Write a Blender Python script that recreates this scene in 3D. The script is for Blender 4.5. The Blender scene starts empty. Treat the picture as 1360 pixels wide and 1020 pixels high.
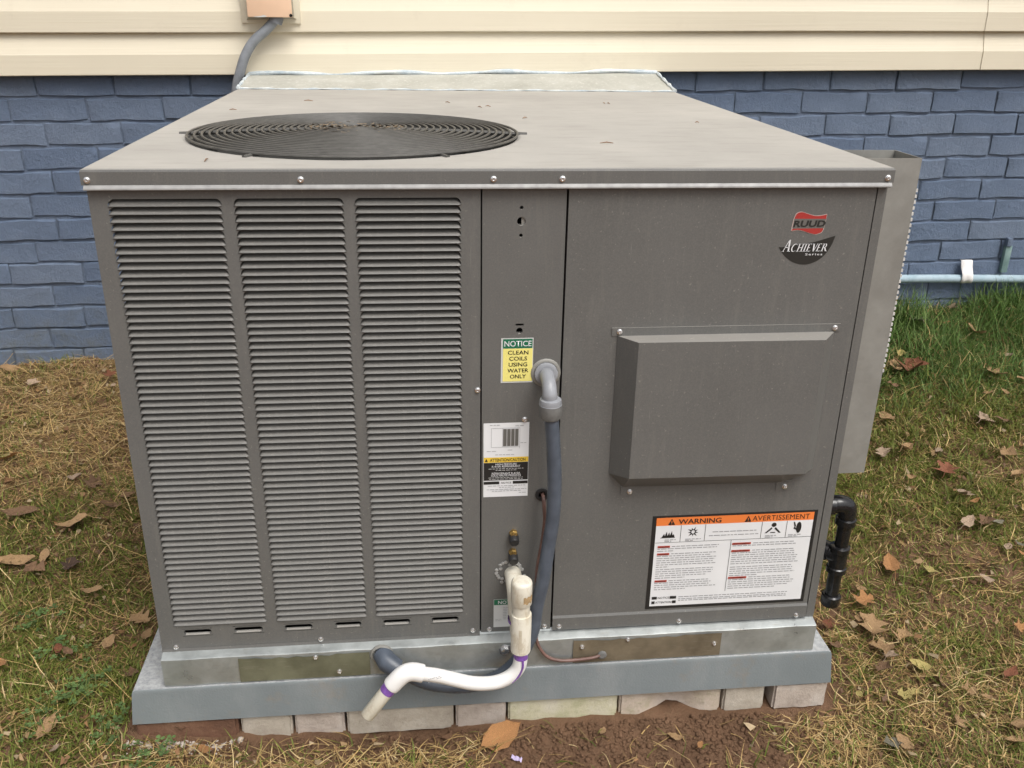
import bpy, bmesh, math, random
import numpy as np
from mathutils import Vector, Matrix
random.seed(7); rng = np.random.default_rng(11)
scn = bpy.context.scene; COL = scn.collection
R = math.radians

# ------------------------------------------------------------------ camera, sky, sun, exposure
cd = bpy.data.cameras.new('camera'); cam = bpy.data.objects.new('camera', cd); COL.objects.link(cam)
cd.sensor_fit = 'HORIZONTAL'; cd.sensor_width = 36.0; cd.lens = 36.0*1208.46/1360
cd.clip_start = 0.05; cd.clip_end = 500
_r, _u, _f = Vector((.99463792,-.10228176,.0152922)), Vector((.02549154,.38577676,.92223992)), Vector((.1002277,.91690498,-.38631551))
cam.matrix_world = Matrix(((_r.x,_u.x,-_f.x,-.13246),(_r.y,_u.y,-_f.y,-1.34365),(_r.z,_u.z,-_f.z,1.22353),(0,0,0,1)))
scn.camera = cam

SUN_EL, SUN_AZ = 58, 150      # azimuth: degrees clockwise from +y (north); light comes from front right
w = bpy.data.worlds.new('World'); scn.world = w; w.use_nodes = True
nt = w.node_tree; bg = nt.nodes['Background']
sky = nt.nodes.new('ShaderNodeTexSky'); sky.sky_type = 'NISHITA'; sky.sun_disc = False
sky.sun_elevation = R(SUN_EL); sky.sun_rotation = R(SUN_AZ)
sky.air_density = 1.0; sky.dust_density = 6.0; sky.ozone_density = 1.0
hs = nt.nodes.new('ShaderNodeHueSaturation'); hs.inputs['Saturation'].default_value = 0.22
nt.links.new(sky.outputs[0], hs.inputs['Color']); nt.links.new(hs.outputs[0], bg.inputs['Color'])
bg.inputs['Strength'].default_value = 0.13
sl = bpy.data.lights.new('sun', 'SUN'); sl.energy = 1.2; sl.angle = R(35); sl.color = (1.0,.96,.9)
sun = bpy.data.objects.new('sun', sl); COL.objects.link(sun)
_d = Vector((math.sin(R(SUN_AZ))*math.cos(R(SUN_EL)), math.cos(R(SUN_AZ))*math.cos(R(SUN_EL)), math.sin(R(SUN_EL))))
sun.rotation_euler = _d.to_track_quat('Z','Y').to_euler()
vs = scn.view_settings; vs.view_transform = 'Standard'; vs.look = 'None'; vs.gamma = 1; vs.exposure = 0.43
scn.render.engine = 'CYCLES'

# ------------------------------------------------------------------ materials
def lin(r, g, b):
    f = lambda c: (c/255/12.92) if c/255 <= .04045 else ((c/255+.055)/1.055)**2.4
    return (f(r), f(g), f(b), 1)
def L3(r, g, b): return (r, g, b, 1)
class NB:
    def __init__(s, name):
        s.m = bpy.data.materials.new(name); s.m.use_nodes = True; s.t = s.m.node_tree
        s.b = s.t.nodes['Principled BSDF']
        s.tc = s.t.nodes.new('ShaderNodeTexCoord')
    def n(s, typ, **kw):
        o = s.t.nodes.new(typ)
        for k, v in kw.items():
            if k in o.inputs: o.inputs[k].default_value = v
            else: setattr(o, k, v)
        return o
    def l(s, a, b): s.t.links.new(a, b)
    def noise(s, scale, detail=4, rough=.55, stretch=None, coord='Object'):
        n = s.n('ShaderNodeTexNoise', Scale=scale, Detail=detail, Roughness=rough)
        if stretch:
            mp = s.n('ShaderNodeMapping'); mp.inputs['Scale'].default_value = stretch
            s.l(s.tc.outputs[coord], mp.inputs['Vector']); s.l(mp.outputs[0], n.inputs['Vector'])
        else: s.l(s.tc.outputs[coord], n.inputs['Vector'])
        return n.outputs['Fac']
    def ramp(s, fac, stops):
        r = s.n('ShaderNodeValToRGB'); e = r.color_ramp.elements
        while len(e) < len(stops): e.new(.5)
        for i, (p, c) in enumerate(stops): e[i].position = p; e[i].color = c if len(c) == 4 else (*c, 1)
        s.l(fac, r.inputs[0]); return r.outputs[0]
    def mix(s, fac, a, b, blend='MIX'):
        m = s.n('ShaderNodeMix', data_type='RGBA', blend_type=blend)
        for i, v in ((0, fac), (6, a), (7, b)):
            if hasattr(v, 'is_linked'): s.l(v, m.inputs[i])
            else: m.inputs[i].default_value = v
        return m.outputs[2]
    def bump(s, h, strength=.3, dist=.002):
        b = s.n('ShaderNodeBump', Strength=strength, Distance=dist)
        s.l(h, b.inputs['Height']); s.l(b.outputs[0], s.b.inputs['Normal'])
    def color(s, c):
        if hasattr(c, 'is_linked'): s.l(c, s.b.inputs['Base Color'])
        else: s.b.inputs['Base Color'].default_value = c
        return s
    def rm(s, rough, metal=0, spec=None):
        if hasattr(rough, 'is_linked'): s.l(rough, s.b.inputs['Roughness'])
        else: s.b.inputs['Roughness'].default_value = rough
        s.b.inputs['Metallic'].default_value = metal
        if spec is not None: s.b.inputs['Specular IOR Level'].default_value = spec
        return s
def scl(c, k): return (c[0]*k, c[1]*k, c[2]*k, 1)
def simple(name, c, rough=.5, metal=0, var=.15, scale=30, bump=0, bscale=400, spec=None):
    b = NB(name); f = b.noise(scale)
    b.color(b.ramp(f, [(.3, scl(c, 1-var)), (.7, scl(c, 1+var))])).rm(rough, metal, spec)
    if bump: b.bump(b.noise(bscale, 2), bump, .001)
    return b.m
M = {}
def cabinet_paint(name='cabinet_paint', thin=1.0, lo=.86, hi=.98):
    b = NB(name); base = L3(.119,.119,.114)
    f1 = b.noise(5, 5, .6); f2 = b.noise(420, 2, .5); f3 = b.noise(60, 3)
    c = b.ramp(f1, [(.3, scl(base,.9)), (.7, scl(base,1.08))])
    c = b.mix(b.ramp(f2, [(.35,(.0,.0,.0)),(.75,(.5,.5,.5))]), c, L3(.165,.16,.148))
    st = b.noise(9, 5, .7, (7,7,.6))                      # thin run-down streaks of dust
    c = b.mix(b.ramp(st, [(.54,(0,0,0)),(.78,(.42,.42,.42))]), c, L3(.19,.183,.165))
    sp_ = b.noise(210, 2, .5); c = b.mix(b.ramp(sp_, [(.70,(0,0,0)),(.74,(.55,.55,.55))]), c, L3(.26,.25,.225))
    sc = b.noise(38, 3, .6, (9,9,.5)); c = b.mix(b.ramp(sc, [(.70,(0,0,0)),(.73,(.35,.35,.35))]), c, L3(.24,.235,.22))
    # dust lies only on faces that look up; on louvers it paints light too
    g = b.n('ShaderNodeNewGeometry'); sp = b.n('ShaderNodeSeparateXYZ'); b.l(g.outputs['Normal'], sp.inputs[0])
    up = b.ramp(sp.outputs['Z'], [(lo,(0,0,0)),(hi,(1,1,1))])
    d1 = b.noise(3.5, 6, .65); d2 = b.noise(26, 5, .7, (.35,1.6,1)); d3 = b.noise(160, 3, .6)
    dust_light = b.ramp(d1, [(.25, L3(.315*thin,.300*thin,.275*thin)), (.55, L3(.375*thin,.358*thin,.328*thin)), (.8, L3(.425*thin,.405*thin,.368*thin))])
    dust_light = b.mix(b.ramp(d2, [(.5,(0,0,0)),(.8,(.45,.45,.45))]), dust_light, L3(.215,.197,.168))
    dust_light = b.mix(b.ramp(d3, [(.6,(0,0,0)),(.8,(.5,.5,.5))]), dust_light, L3(.43,.395,.34))
    c = b.mix(up, c, dust_light)
    b.color(c)
    rr = b.ramp(up, [(0,(.36,.36,.36)),(1,(.85,.85,.85))]); b.rm(rr)
    hb = b.n('ShaderNodeMath', operation='MULTIPLY_ADD'); b.l(b.noise(4.5, 2, .4), hb.inputs[0]); hb.inputs[1].default_value = 14.0; b.l(f2, hb.inputs[2]); b.bump(hb.outputs[0], .14, .0006); return b.m
M['cab'] = cabinet_paint(); M['cabhood'] = cabinet_paint('hood_paint', .62); M['cablouver'] = cabinet_paint('dusty_lit_louver_paint', .52, .60, .95)  # louver coat: dust tone also puts light from above into the blade colour
def galv(name, c, rough, mot=.25, metal=.85, spang=.25):
    b = NB(name); v = b.n('ShaderNodeTexVoronoi', Scale=90); b.l(b.tc.outputs['Object'], v.inputs['Vector'])
    f = b.noise(14, 5, .65); s = b.noise(30, 4, .6, (1,1,9))
    col = b.ramp(f, [(.3, scl(c,1-mot)), (.7, scl(c,1+mot*.6))])
    bw = b.n('ShaderNodeRGBToBW'); b.l(v.outputs['Color'], bw.inputs[0]); col = b.mix(spang, col, bw.outputs[0], 'SOFT_LIGHT')
    col = b.mix(b.ramp(s, [(.6,(0,0,0)),(.78,(.5,.5,.5))]), col, L3(.3,.27,.22))
    b.color(col); b.rm(b.ramp(f, [(.3,(rough-.08,)*3),(.7,(rough+.12,)*3)]), metal)
    b.bump(b.noise(25, 3), .1, .002); return b.m
M['galv'] = galv('galvanised_steel', L3(.40,.425,.42), .34, .22, .6, .12)
M['galvdull'] = galv('dull_galvanised_sheet', L3(.275,.27,.248), .5, .16, .2, .05)
M['olive'] = galv('olive_plate', L3(.175,.178,.12), .40, .35, .35, .05)
M['brown'] = galv('brown_plate', L3(.215,.18,.125), .40, .35, .35, .05)
def flashing():
    b = NB('weathered_flashing'); f = b.noise(9, 6, .7); f2 = b.noise(90, 4, .7)
    c = b.ramp(f, [(.3, L3(.33,.325,.285)), (.6, L3(.42,.415,.37)), (.8, L3(.47,.48,.46))])
    c = b.mix(b.ramp(f2, [(.55,(0,0,0)),(.75,(.7,.7,.7))]), c, L3(.62,.62,.58))
    b.color(c).rm(.7); b.bump(f2, .3, .002); return b.m
M['flash'] = flashing()
def caulk():
    b = NB('sealant'); f = b.noise(22, 5, .7)
    b.color(b.ramp(f, [(.35, L3(.38,.45,.5)), (.6, L3(.6,.64,.64)), (.8, L3(.75,.75,.7))])).rm(.6); b.bump(b.noise(120,3), .6, .003); return b.m
M['caulk'] = caulk()
M['screw'] = simple('zinc_screw', L3(.75,.75,.75), .25, .9, .1)
M['black'] = simple('black_void', L3(.012,.012,.012), .8)
M['inner'] = simple('dark_interior', L3(.03,.03,.029), .7)
M['guard'] = simple('grey_wire_coating', L3(.075,.072,.066), .5, 0, .25, 60)
M['coil'] = simple('coil_fins', L3(.05,.05,.05), .45, .5)
def pad():
    b = NB('pad_plastic'); f = b.noise(4, 6, .6); f2 = b.noise(300, 2); f3 = b.noise(18, 6, .75)
    c = b.ramp(f, [(.3, L3(.158,.182,.192)), (.7, L3(.20,.225,.232))])
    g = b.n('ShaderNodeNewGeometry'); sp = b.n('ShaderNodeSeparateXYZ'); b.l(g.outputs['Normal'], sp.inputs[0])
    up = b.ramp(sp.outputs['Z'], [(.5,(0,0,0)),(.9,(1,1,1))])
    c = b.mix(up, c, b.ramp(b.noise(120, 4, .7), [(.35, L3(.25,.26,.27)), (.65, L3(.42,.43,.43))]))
    c = b.mix(b.ramp(f3, [(.56,(0,0,0)),(.76,(.5,.5,.5))]), c, L3(.24,.19,.14))
    c = b.mix(b.ramp(b.noise(8, 5, .7, (1,1,.4)), [(.5,(0,0,0)),(.75,(.4,.4,.4))]), c, L3(.30,.31,.31))
    b.color(c).rm(.6); b.bump(f2, .3, .002); return b.m
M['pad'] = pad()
def pvc():
    b = NB('white_pvc'); f = b.noise(45, 6, .75, (1,1,.45)); f2 = b.noise(12, 4, .6, (1,1,.5))
    c = b.ramp(f2, [(.3, L3(.64,.60,.49)), (.7, L3(.74,.71,.62))])
    c = b.mix(b.ramp(f, [(.50,(0,0,0)),(.66,(.65,.65,.65))]), c, L3(.42,.34,.22))
    b.color(c).rm(.35); return b.m
M['pvc'] = pvc()
M['pvcw'] = simple('clean_white_pvc', L3(.78,.77,.75), .3, 0, .05)
M['purple'] = simple('purple_primer', L3(.21,.09,.38), .35, 0, .35, 90)
M['purplewash'] = simple('washed_primer', L3(.62,.48,.66), .4, 0, .2, 60)
M['stainb'] = simple('brown_adhesive_stain', L3(.36,.25,.13), .6, 0, .4, 120)
M['flex'] = simple('dark_flexible_conduit', L3(.075,.09,.115), .38, 0, .2, 40)
M['fit'] = simple('grey_pvc_fitting', L3(.27,.28,.3), .4, 0, .15, 40)
M['fitdark'] = simple('grey_rubber_collar', L3(.15,.15,.145), .6, 0, .2, 80)
M['wire'] = simple('brown_cable_jacket', L3(.15,.085,.07), .45, 0, .25, 60)
M['iron'] = simple('black_iron', L3(.011,.011,.012), .17, 0, .4, 60, .6, 90)
M['brass'] = simple('brass', L3(.55,.36,.12), .35, .9, .2)
M['rub'] = simple('black_rubber', L3(.02,.02,.021), .5, 0, .2)
M['foil'] = simple('silver_sealing_compound', L3(.40,.40,.39), .4, .4, .35, 150, .8, 150)
M['greypaint'] = simple('grey_painted_conduit', L3(.2,.215,.235), .5, 0, .2, 40)
def siding():
    b = NB('cream_vinyl_siding'); f = b.noise(1.6, 5, .6); f2 = b.noise(60, 3, .5, (.05,1,3)); d = b.noise(7, 6, .75)
    c = b.ramp(f, [(.3, L3(.655,.592,.462)), (.7, L3(.705,.645,.51))])
    c = b.mix(b.ramp(d, [(.58,(0,0,0)),(.82,(.4,.4,.4))]), c, L3(.5,.44,.35))
    b.color(c).rm(.5); b.bump(f2, .3, .0015); return b.m
M['siding'] = siding()
def bluebrick(name, k=1.0):
    b = NB(name); oi = b.n('ShaderNodeObjectInfo')
    f = b.noise(7, 6, .65); f2 = b.noise(70, 6, .75); f3 = b.noise(28, 5, .8)
    c = b.ramp(f, [(.25, L3(.104*k,.146*k,.222*k)), (.5, L3(.142*k,.194*k,.290*k)), (.75, L3(.20*k,.252*k,.345*k))])
    c = b.mix(.35, c, b.ramp(oi.outputs['Random'], [(0, L3(.105,.148,.235)), (.5, L3(.15,.195,.28)), (1, L3(.20,.24,.31))]))
    c = b.mix(b.ramp(f3, [(.6,(0,0,0)),(.75,(.5,.5,.5))]), c, L3(.085,.108,.155))
    c = b.mix(b.ramp(f2, [(.62,(0,0,0)),(.8,(.55,.55,.55))]), c, L3(.34,.38,.45))
    g = b.n('ShaderNodeNewGeometry'); sp = b.n('ShaderNodeSeparateXYZ'); b.l(g.outputs['Position'], sp.inputs[0])   # soil splash and algae low on the wall
    lo = b.ramp(sp.outputs['Z'], [(.12,(.75,.75,.75)),(.42,(0,0,0))]); gr = b.ramp(b.noise(24, 6, .75), [(.42,(0,0,0)),(.62,(1,1,1))])
    c = b.mix(b.mix(1.0, lo, gr, 'MULTIPLY'), c, L3(.135,.15,.14))
    b.color(c).rm(.5); b.bump(b.noise(30, 8, .84), 1, .010); return b.m
M['bb'] = bluebrick('blue_painted_brick'); M['bm'] = bluebrick('blue_painted_mortar', .95)
def stone(name, cols, k=.4):
    b = NB(name); f = b.noise(16, 6, .7); f2 = b.noise(90, 6, .75)
    c = b.ramp(f, [(.25, cols[0]), (.5, cols[1]), (.75, cols[2])])
    c = b.mix(b.ramp(f2, [(.55,(0,0,0)),(.75,(.5,.5,.5))]), c, scl(cols[0], .55))
    c = b.mix(b.ramp(f2, [(.25,(.4,.4,.4)),(.4,(0,0,0))]), c, scl(cols[2], 1.25))
    b.color(c).rm(.85); b.bump(f2, k, .004); return b.m
M['brickred'] = stone('reddish_brick', [L3(.10,.05,.03), L3(.17,.085,.05), L3(.24,.14,.085)], .8)
M['buff1'] = stone('buff_brick', [L3(.30,.26,.21), L3(.44,.39,.32), L3(.55,.51,.44)], .6)
M['buff2'] = stone('pinkish_buff_brick', [L3(.31,.26,.22), L3(.45,.385,.33), L3(.54,.49,.44)], .6)
M['buffg'] = stone('algae_stained_brick', [L3(.33,.33,.18), L3(.52,.49,.34), L3(.62,.58,.49)], .6)
M['buffp'] = stone('mossy_pink_brick', [L3(.32,.30,.18), L3(.50,.42,.34), L3(.58,.51,.45)], .6)
def soil():
    b = NB('bare_soil'); f = b.noise(5, 6, .7); f2 = b.noise(70, 8, .8); f3 = b.noise(24, 6, .7)
    c = b.ramp(f, [(.3, L3(.150,.086,.052)), (.55, L3(.225,.130,.078)), (.8, L3(.29,.175,.108))])
    c = b.mix(b.ramp(f2, [(.5,(0,0,0)),(.75,(.6,.6,.6))]), c, L3(.21,.14,.085))
    c = b.mix(b.ramp(f3, [(.55,(0,0,0)),(.8,(.7,.7,.7))]), c, L3(.085,.052,.032))
    b.color(c).rm(.95, 0, .15); b.bump(f2, 1, .012); return b.m
M['soil'] = soil()
def blades(name, rough=.6):
    b = NB(name); a = b.n('ShaderNodeAttribute', attribute_name='tint'); f = b.noise(200, 2)
    c = b.mix(.25, a.outputs['Color'], b.ramp(f, [(.3,(.25,.25,.25)),(.7,(.75,.75,.75))]), 'OVERLAY')
    b.color(c).rm(rough, 0, .25)
    tr = b.n('ShaderNodeBsdfTranslucent'); b.l(c, tr.inputs['Color'])
    mx = b.n('ShaderNodeMixShader'); mx.inputs[0].default_value = .22
    out = [n for n in b.t.nodes if n.type == 'OUTPUT_MATERIAL'][0]
    b.l(b.b.outputs[0], mx.inputs[1]); b.l(tr.outputs[0], mx.inputs[2]); b.l(mx.outputs[0], out.inputs['Surface'])
    return b.m
M['blade'] = blades('grass_blade')
def leafmat(name, c):
    b = NB(name); f = b.noise(60, 5, .7); f2 = b.noise(220, 4, .7); oi = b.n('ShaderNodeObjectInfo')
    col = b.ramp(f, [(.3, scl(c,.6)), (.55, c), (.8, scl(c,1.25))])
    col = b.mix(b.ramp(f2, [(.6,(0,0,0)),(.8,(.6,.6,.6))]), col, scl(c,.4))
    col = b.mix(.3, col, b.ramp(oi.outputs['Random'], [(0,(.3,.3,.3)),(1,(.7,.7,.7))]), 'OVERLAY')
    b.color(col).rm(.6); b.bump(f, .8, .006); return b.m
LEAFC = {'t':L3(.46,.29,.145),'p':L3(.47,.34,.24),'b':L3(.25,.145,.08),'r':L3(.27,.10,.05),'o':L3(.48,.24,.095),'d':L3(.11,.065,.045),'y':L3(.52,.42,.15),'g':L3(.24,.22,.16)}
for k, c in LEAFC.items(): M['leaf_'+k] = leafmat('dry_leaf_'+k, c)
def flat(name, c, rough=.4): return simple(name, c, rough, 0, .03, 20)
M['lw'] = flat('label_white', L3(.72,.73,.74)); M['lk'] = flat('label_black', L3(.018,.018,.018)); M['lor'] = flat('label_orange', L3(.78,.21,.05))
M['lgr'] = flat('label_green', L3(.012,.14,.07)); M['ly'] = flat('label_yellow', L3(.8,.72,.22)); M['lamb'] = flat('label_amber', L3(.78,.53,.06))
M['lred'] = flat('label_red', L3(.42,.06,.04)); M['lgy'] = flat('label_fine_print', L3(.3,.3,.31)); M['lred2'] = flat('emblem_red', L3(.36,.035,.03)); M['lpale'] = flat('emblem_outline', L3(.45,.36,.33))
M['lgrey'] = flat('label_grey', L3(.13,.125,.115)); M['lfaded'] = flat('label_faded_white', L3(.55,.56,.55)); M['ldk'] = flat('emblem_charcoal', L3(.022,.022,.02))
M['peach'] = simple('peach_box_cover', L3(.80,.55,.38), .5, 0, .06, 8); M['bracket'] = simple('galvanised_bracket', L3(.36,.33,.27), .5, .3, .2, 30)
M['pipewash'] = stone('pale_blue_painted_pipe', [L3(.22,.33,.38), L3(.34,.44,.5), L3(.42,.5,.55)], .2)
M['strap'] = stone('green_blue_strap', [L3(.1,.17,.17), L3(.17,.26,.25), L3(.25,.33,.32)], .2)
M['tag'] = simple('white_tag', L3(.75,.73,.72), .6, 0, .12, 40)

# ------------------------------------------------------------------ mesh helpers
class MB:
    def __init__(s): s.v = []; s.f = []; s.smooth = False
    def add(s, vs, fs):
        o = len(s.v); s.v += [tuple(map(float, p)) for p in vs]; s.f += [tuple(i+o for i in f) for f in fs]; return s
    def box(s, x0, x1, y0, y1, z0, z1):
        return s.add([(x0,y0,z0),(x1,y0,z0),(x1,y1,z0),(x0,y1,z0),(x0,y0,z1),(x1,y0,z1),(x1,y1,z1),(x0,y1,z1)],
              [(0,3,2,1),(4,5,6,7),(0,1,5,4),(1,2,6,5),(2,3,7,6),(3,0,4,7)])
    def quad(s, a, b, c, d): return s.add([a,b,c,d], [(0,1,2,3)])
    def poly(s, pts, y):                       # flat polygon in the x-z plane, facing the viewer (-y)
        return s.add([(p[0], y, p[1]) for p in pts], [tuple(range(len(pts)))])
    def rect(s, x0, x1, z0, z1, y): return s.poly([(x0,z0),(x1,z0),(x1,z1),(x0,z1)], y)
    def lathe(s, prof, c, axis, seg=16, cap=True):   # prof: (radius, height along axis)
        ax = Vector(axis).normalized(); t = ax.orthogonal().normalized(); b = ax.cross(t); c = Vector(c); vs = []
        for r, h in prof:
            for k in range(seg):
                a = 2*math.pi*k/seg; vs.append(c+ax*h+t*(r*math.cos(a))+b*(r*math.sin(a)))
        fs = [(i*seg+k, i*seg+(k+1)%seg, (i+1)*seg+(k+1)%seg, (i+1)*seg+k) for i in range(len(prof)-1) for k in range(seg)]
        if cap: fs += [tuple(range(seg))[::-1], tuple((len(prof)-1)*seg+k for k in range(seg))]
        return s.add(vs, fs)
    def tube(s, path, r, seg=12, cap=True, closed=False):   # r: number or list per point
        P = [Vector(p) for p in path]; n = len(P); vs = []; up = None
        for i in range(n):
            a = P[(i-1) % n] if (i > 0 or closed) else P[i]; b = P[(i+1) % n] if (i < n-1 or closed) else P[i]
            t = (b-a).normalized()
            if up is None: up = t.orthogonal().normalized()
            up = (up - t*up.dot(t)).normalized(); sd = t.cross(up); rr = r[i] if isinstance(r, (list, tuple)) else r
            for k in range(seg):
                an = 2*math.pi*k/seg; vs.append(P[i]+up*(rr*math.cos(an))+sd*(rr*math.sin(an)))
        m = n if closed else n-1
        fs = [(i*seg+k, i*seg+(k+1)%seg, ((i+1)%n)*seg+(k+1)%seg, ((i+1)%n)*seg+k) for i in range(m) for k in range(seg)]
        if cap and not closed: fs += [tuple(range(seg))[::-1], tuple((n-1)*seg+k for k in range(seg))]
        return s.add(vs, fs)
    def mesh(s, name, mat, smooth=False):
        me = bpy.data.meshes.new(name); me.from_pydata(s.v, [], s.f); me.materials.append(M[mat] if isinstance(mat, str) else mat)
        if smooth: me.shade_smooth(); me.set_sharp_from_angle(angle=R(40))
        me.update(); return me
    def build(s, name, mat, parent=None, smooth=False, bevel=0):
        me = s.mesh(name, mat, smooth)
        if bevel:
            bm = bmesh.new(); bm.from_mesh(me); bmesh.ops.remove_doubles(bm, verts=bm.verts, dist=1e-6)
            bmesh.ops.bevel(bm, geom=[e for e in bm.edges if len(e.link_faces) == 2 and e.calc_face_angle(0) > .3], offset=bevel, segments=2, affect='EDGES', profile=.5)
            bm.to_mesh(me); bm.free(); me.shade_smooth(); me.set_sharp_from_angle(angle=R(35))
        return link(name, me, parent)
def link(name, me, parent=None):
    o = bpy.data.objects.new(name, me); COL.objects.link(o)
    if parent is not None: o.parent = parent
    return o
def tag(o, label=None, cat=None, group=None, kind=None):
    for k, v in (('label',label),('category',cat),('group',group),('kind',kind)):
        if v: o[k] = v
    return o
def thing(name, label, cat, loc=(0,0,0), group=None):
    o = bpy.data.objects.new(name, None); o.empty_display_size = .05; COL.objects.link(o); return tag(o, label, cat, group)
def spline(pts, n=10):                         # Catmull-Rom through the points
    P = [Vector(p) for p in pts]; P = [2*P[0]-P[1]] + P + [2*P[-1]-P[-2]]; out = []
    for i in range(1, len(P)-2):
        a, b, c, d = P[i-1:i+3]
        for k in range(n):
            t = k/n; out.append(.5*((2*b)+(c-a)*t+(2*a-5*b+4*c-d)*t*t+(3*b-a-3*c+d)*t**3))
    out.append(P[-2]); return out
def ring_rect(mb, shape, rect, put):
    """faces between a star-shaped closed outline and the rectangle round it; put(x, z) -> 3D point"""
    x0, x1, z0, z1 = rect; cx = sum(p[0] for p in shape)/len(shape); cz = sum(p[1] for p in shape)/len(shape)
    def hit(p):
        dx, dz = p[0]-cx, p[1]-cz; k = 1e9
        if dx > 1e-9: k = min(k, (x1-cx)/dx)
        if dx < -1e-9: k = min(k, (x0-cx)/dx)
        if dz > 1e-9: k = min(k, (z1-cz)/dz)
        if dz < -1e-9: k = min(k, (z0-cz)/dz)
        return (cx+dx*k, cz+dz*k)
    def side(p):
        e = 1e-6
        return 'r' if abs(p[0]-x1) < e else 'l' if abs(p[0]-x0) < e else 't' if abs(p[1]-z1) < e else 'b'
    n = len(shape); H = [hit(p) for p in shape]; C = {frozenset('rt'):(x1,z1), frozenset('lt'):(x0,z1), frozenset('lb'):(x0,z0), frozenset('rb'):(x1,z0)}
    for i in range(n):
        j = (i+1) % n; a, b = side(H[i]), side(H[j]); q = [shape[i], H[i], H[j], shape[j]]
        if a != b and frozenset(a+b) in C: q = [shape[i], H[i], C[frozenset(a+b)], H[j], shape[j]]
        mb.add([put(*p) for p in q], [tuple(range(len(q)))])
def stadium(cx, cz, w, h, n=8):
    r = h/2; p = []
    for k in range(n+1): a = -math.pi/2+math.pi*k/n; p.append((cx+w/2-r+r*math.cos(a), cz+r*math.sin(a)))
    for k in range(n+1): a = math.pi/2+math.pi*k/n; p.append((cx-w/2+r+r*math.cos(a), cz+r*math.sin(a)))
    return p
def disc(cx, cz, r, n=20): return [(cx+r*math.cos(2*math.pi*k/n), cz+r*math.sin(2*math.pi*k/n)) for k in range(n)]
def sheet(mb, x0, x1, z0, z1, y, holes=(), ret=.012):
    """front sheet with rectangular holes and edges folded back"""
    xs = sorted({x0, x1, *[h[0] for h in holes], *[h[1] for h in holes]}); zs = sorted({z0, z1, *[h[2] for h in holes], *[h[3] for h in holes]})
    for i in range(len(xs)-1):
        for j in range(len(zs)-1):
            mx, mz = (xs[i]+xs[i+1])/2, (zs[j]+zs[j+1])/2
            if any(h[0] < mx < h[1] and h[2] < mz < h[3] for h in holes): continue
            mb.rect(xs[i], xs[i+1], zs[j], zs[j+1], y)
    b = .0012
    for a, c in (((x0,z0),(x1,z0)), ((x1,z0),(x1,z1)), ((x1,z1),(x0,z1)), ((x0,z1),(x0,z0))):
        mb.quad((a[0],y,a[1]), (a[0],y+ret,a[1]), (c[0],y+ret,c[1]), (c[0],y,c[1]))
_txt = {}
def text_mesh(body, size, offset=0, sx=1, shear=0, align='CENTER', space=1):
    cu = bpy.data.curves.new('lettering', 'FONT'); cu.body = body; cu.size = size; cu.offset = offset; cu.shear = shear
    cu.align_x = align; cu.align_y = 'CENTER'; cu.resolution_u = 3; cu.space_character = space
    o = bpy.data.objects.new('lettering', cu); COL.objects.link(o); dg = bpy.context.evaluated_depsgraph_get()
    me = bpy.data.meshes.new_from_object(o.evaluated_get(dg)); bpy.data.objects.remove(o)
    me.transform(Matrix.Rotation(R(90), 4, 'X') @ Matrix.Diagonal((sx,1,1,1))); me.materials.clear(); return me
def lettering(body, x, z, y, height, mat, parent, width=None, bold=0, shear=0, align='CENTER', name='lettering', space=1):
    me = text_mesh(body, height/.72, bold*.28*height, 1, shear, align, space)
    if width:
        xs = [v.co.x for v in me.vertices]; k = width/(max(xs)-min(xs)); me.transform(Matrix.Diagonal((k,1,1,1)))
    zs = [v.co.z for v in me.vertices]; me.transform(Matrix.Translation((x, y, z-(max(zs)+min(zs))/2)))
    me.materials.append(M[mat]); return link(name, me, parent)

# ------------------------------------------------------------------ ground
def sm(t): t = np.clip(t, 0, 1); return t*t*(3-2*t)
def vnoise(x, y, s, seed):
    r = np.random.default_rng(seed).random((64,64)); X = np.asarray(x)*s+100; Y = np.asarray(y)*s+100
    i = np.floor(X).astype(int); j = np.floor(Y).astype(int); u = sm(X-i); v = sm(Y-j)
    g = lambda a, b: r[a % 64, b % 64]
    return (g(i,j)*(1-u)+g(i+1,j)*u)*(1-v)+(g(i,j+1)*(1-u)+g(i+1,j+1)*u)*v
def gz0(x, y):
    x = np.asarray(x, float); y = np.asarray(y, float)
    a = .115+.035*(np.clip(x,-1.6,2.4)+1.2)
    return -.033+a*np.clip(y,0,1.5)+.06*np.clip(y,-1.5,0)+.02*sm((-x-.25)/.35)
def gz(x, y):
    x = np.asarray(x, float); y = np.asarray(y, float); z = gz0(x, y)
    near = sm((6-np.abs(x))/3)*sm((6-np.abs(y))/3)
    z = z+near*(.016*(vnoise(x,y,6,1)-.5)+.012*(vnoise(x,y,17,2)-.5)+.008*(vnoise(x,y,45,3)-.5))
    ins = sm((.66-np.abs(x+.008))/.03)*sm((y-.0)/.04)*sm((1.40-y)/.03)    # dug level under the slab
    return z*(1-ins)+np.minimum(z, -.02)*ins
def axis(lo, hi, step, far):
    a = np.arange(lo, hi+1e-6, step); k = np.geomspace(step, far, 28)
    return np.concatenate([lo-np.cumsum(k)[::-1], a, hi+np.cumsum(k)])
ax, ay = axis(-1.9, 2.5, .0125, 14), axis(-.75, 1.55, .0125, 14)
X, Y = np.meshgrid(ax, ay); Z = gz(X, Y); nx, ny = len(ax), len(ay)
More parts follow.
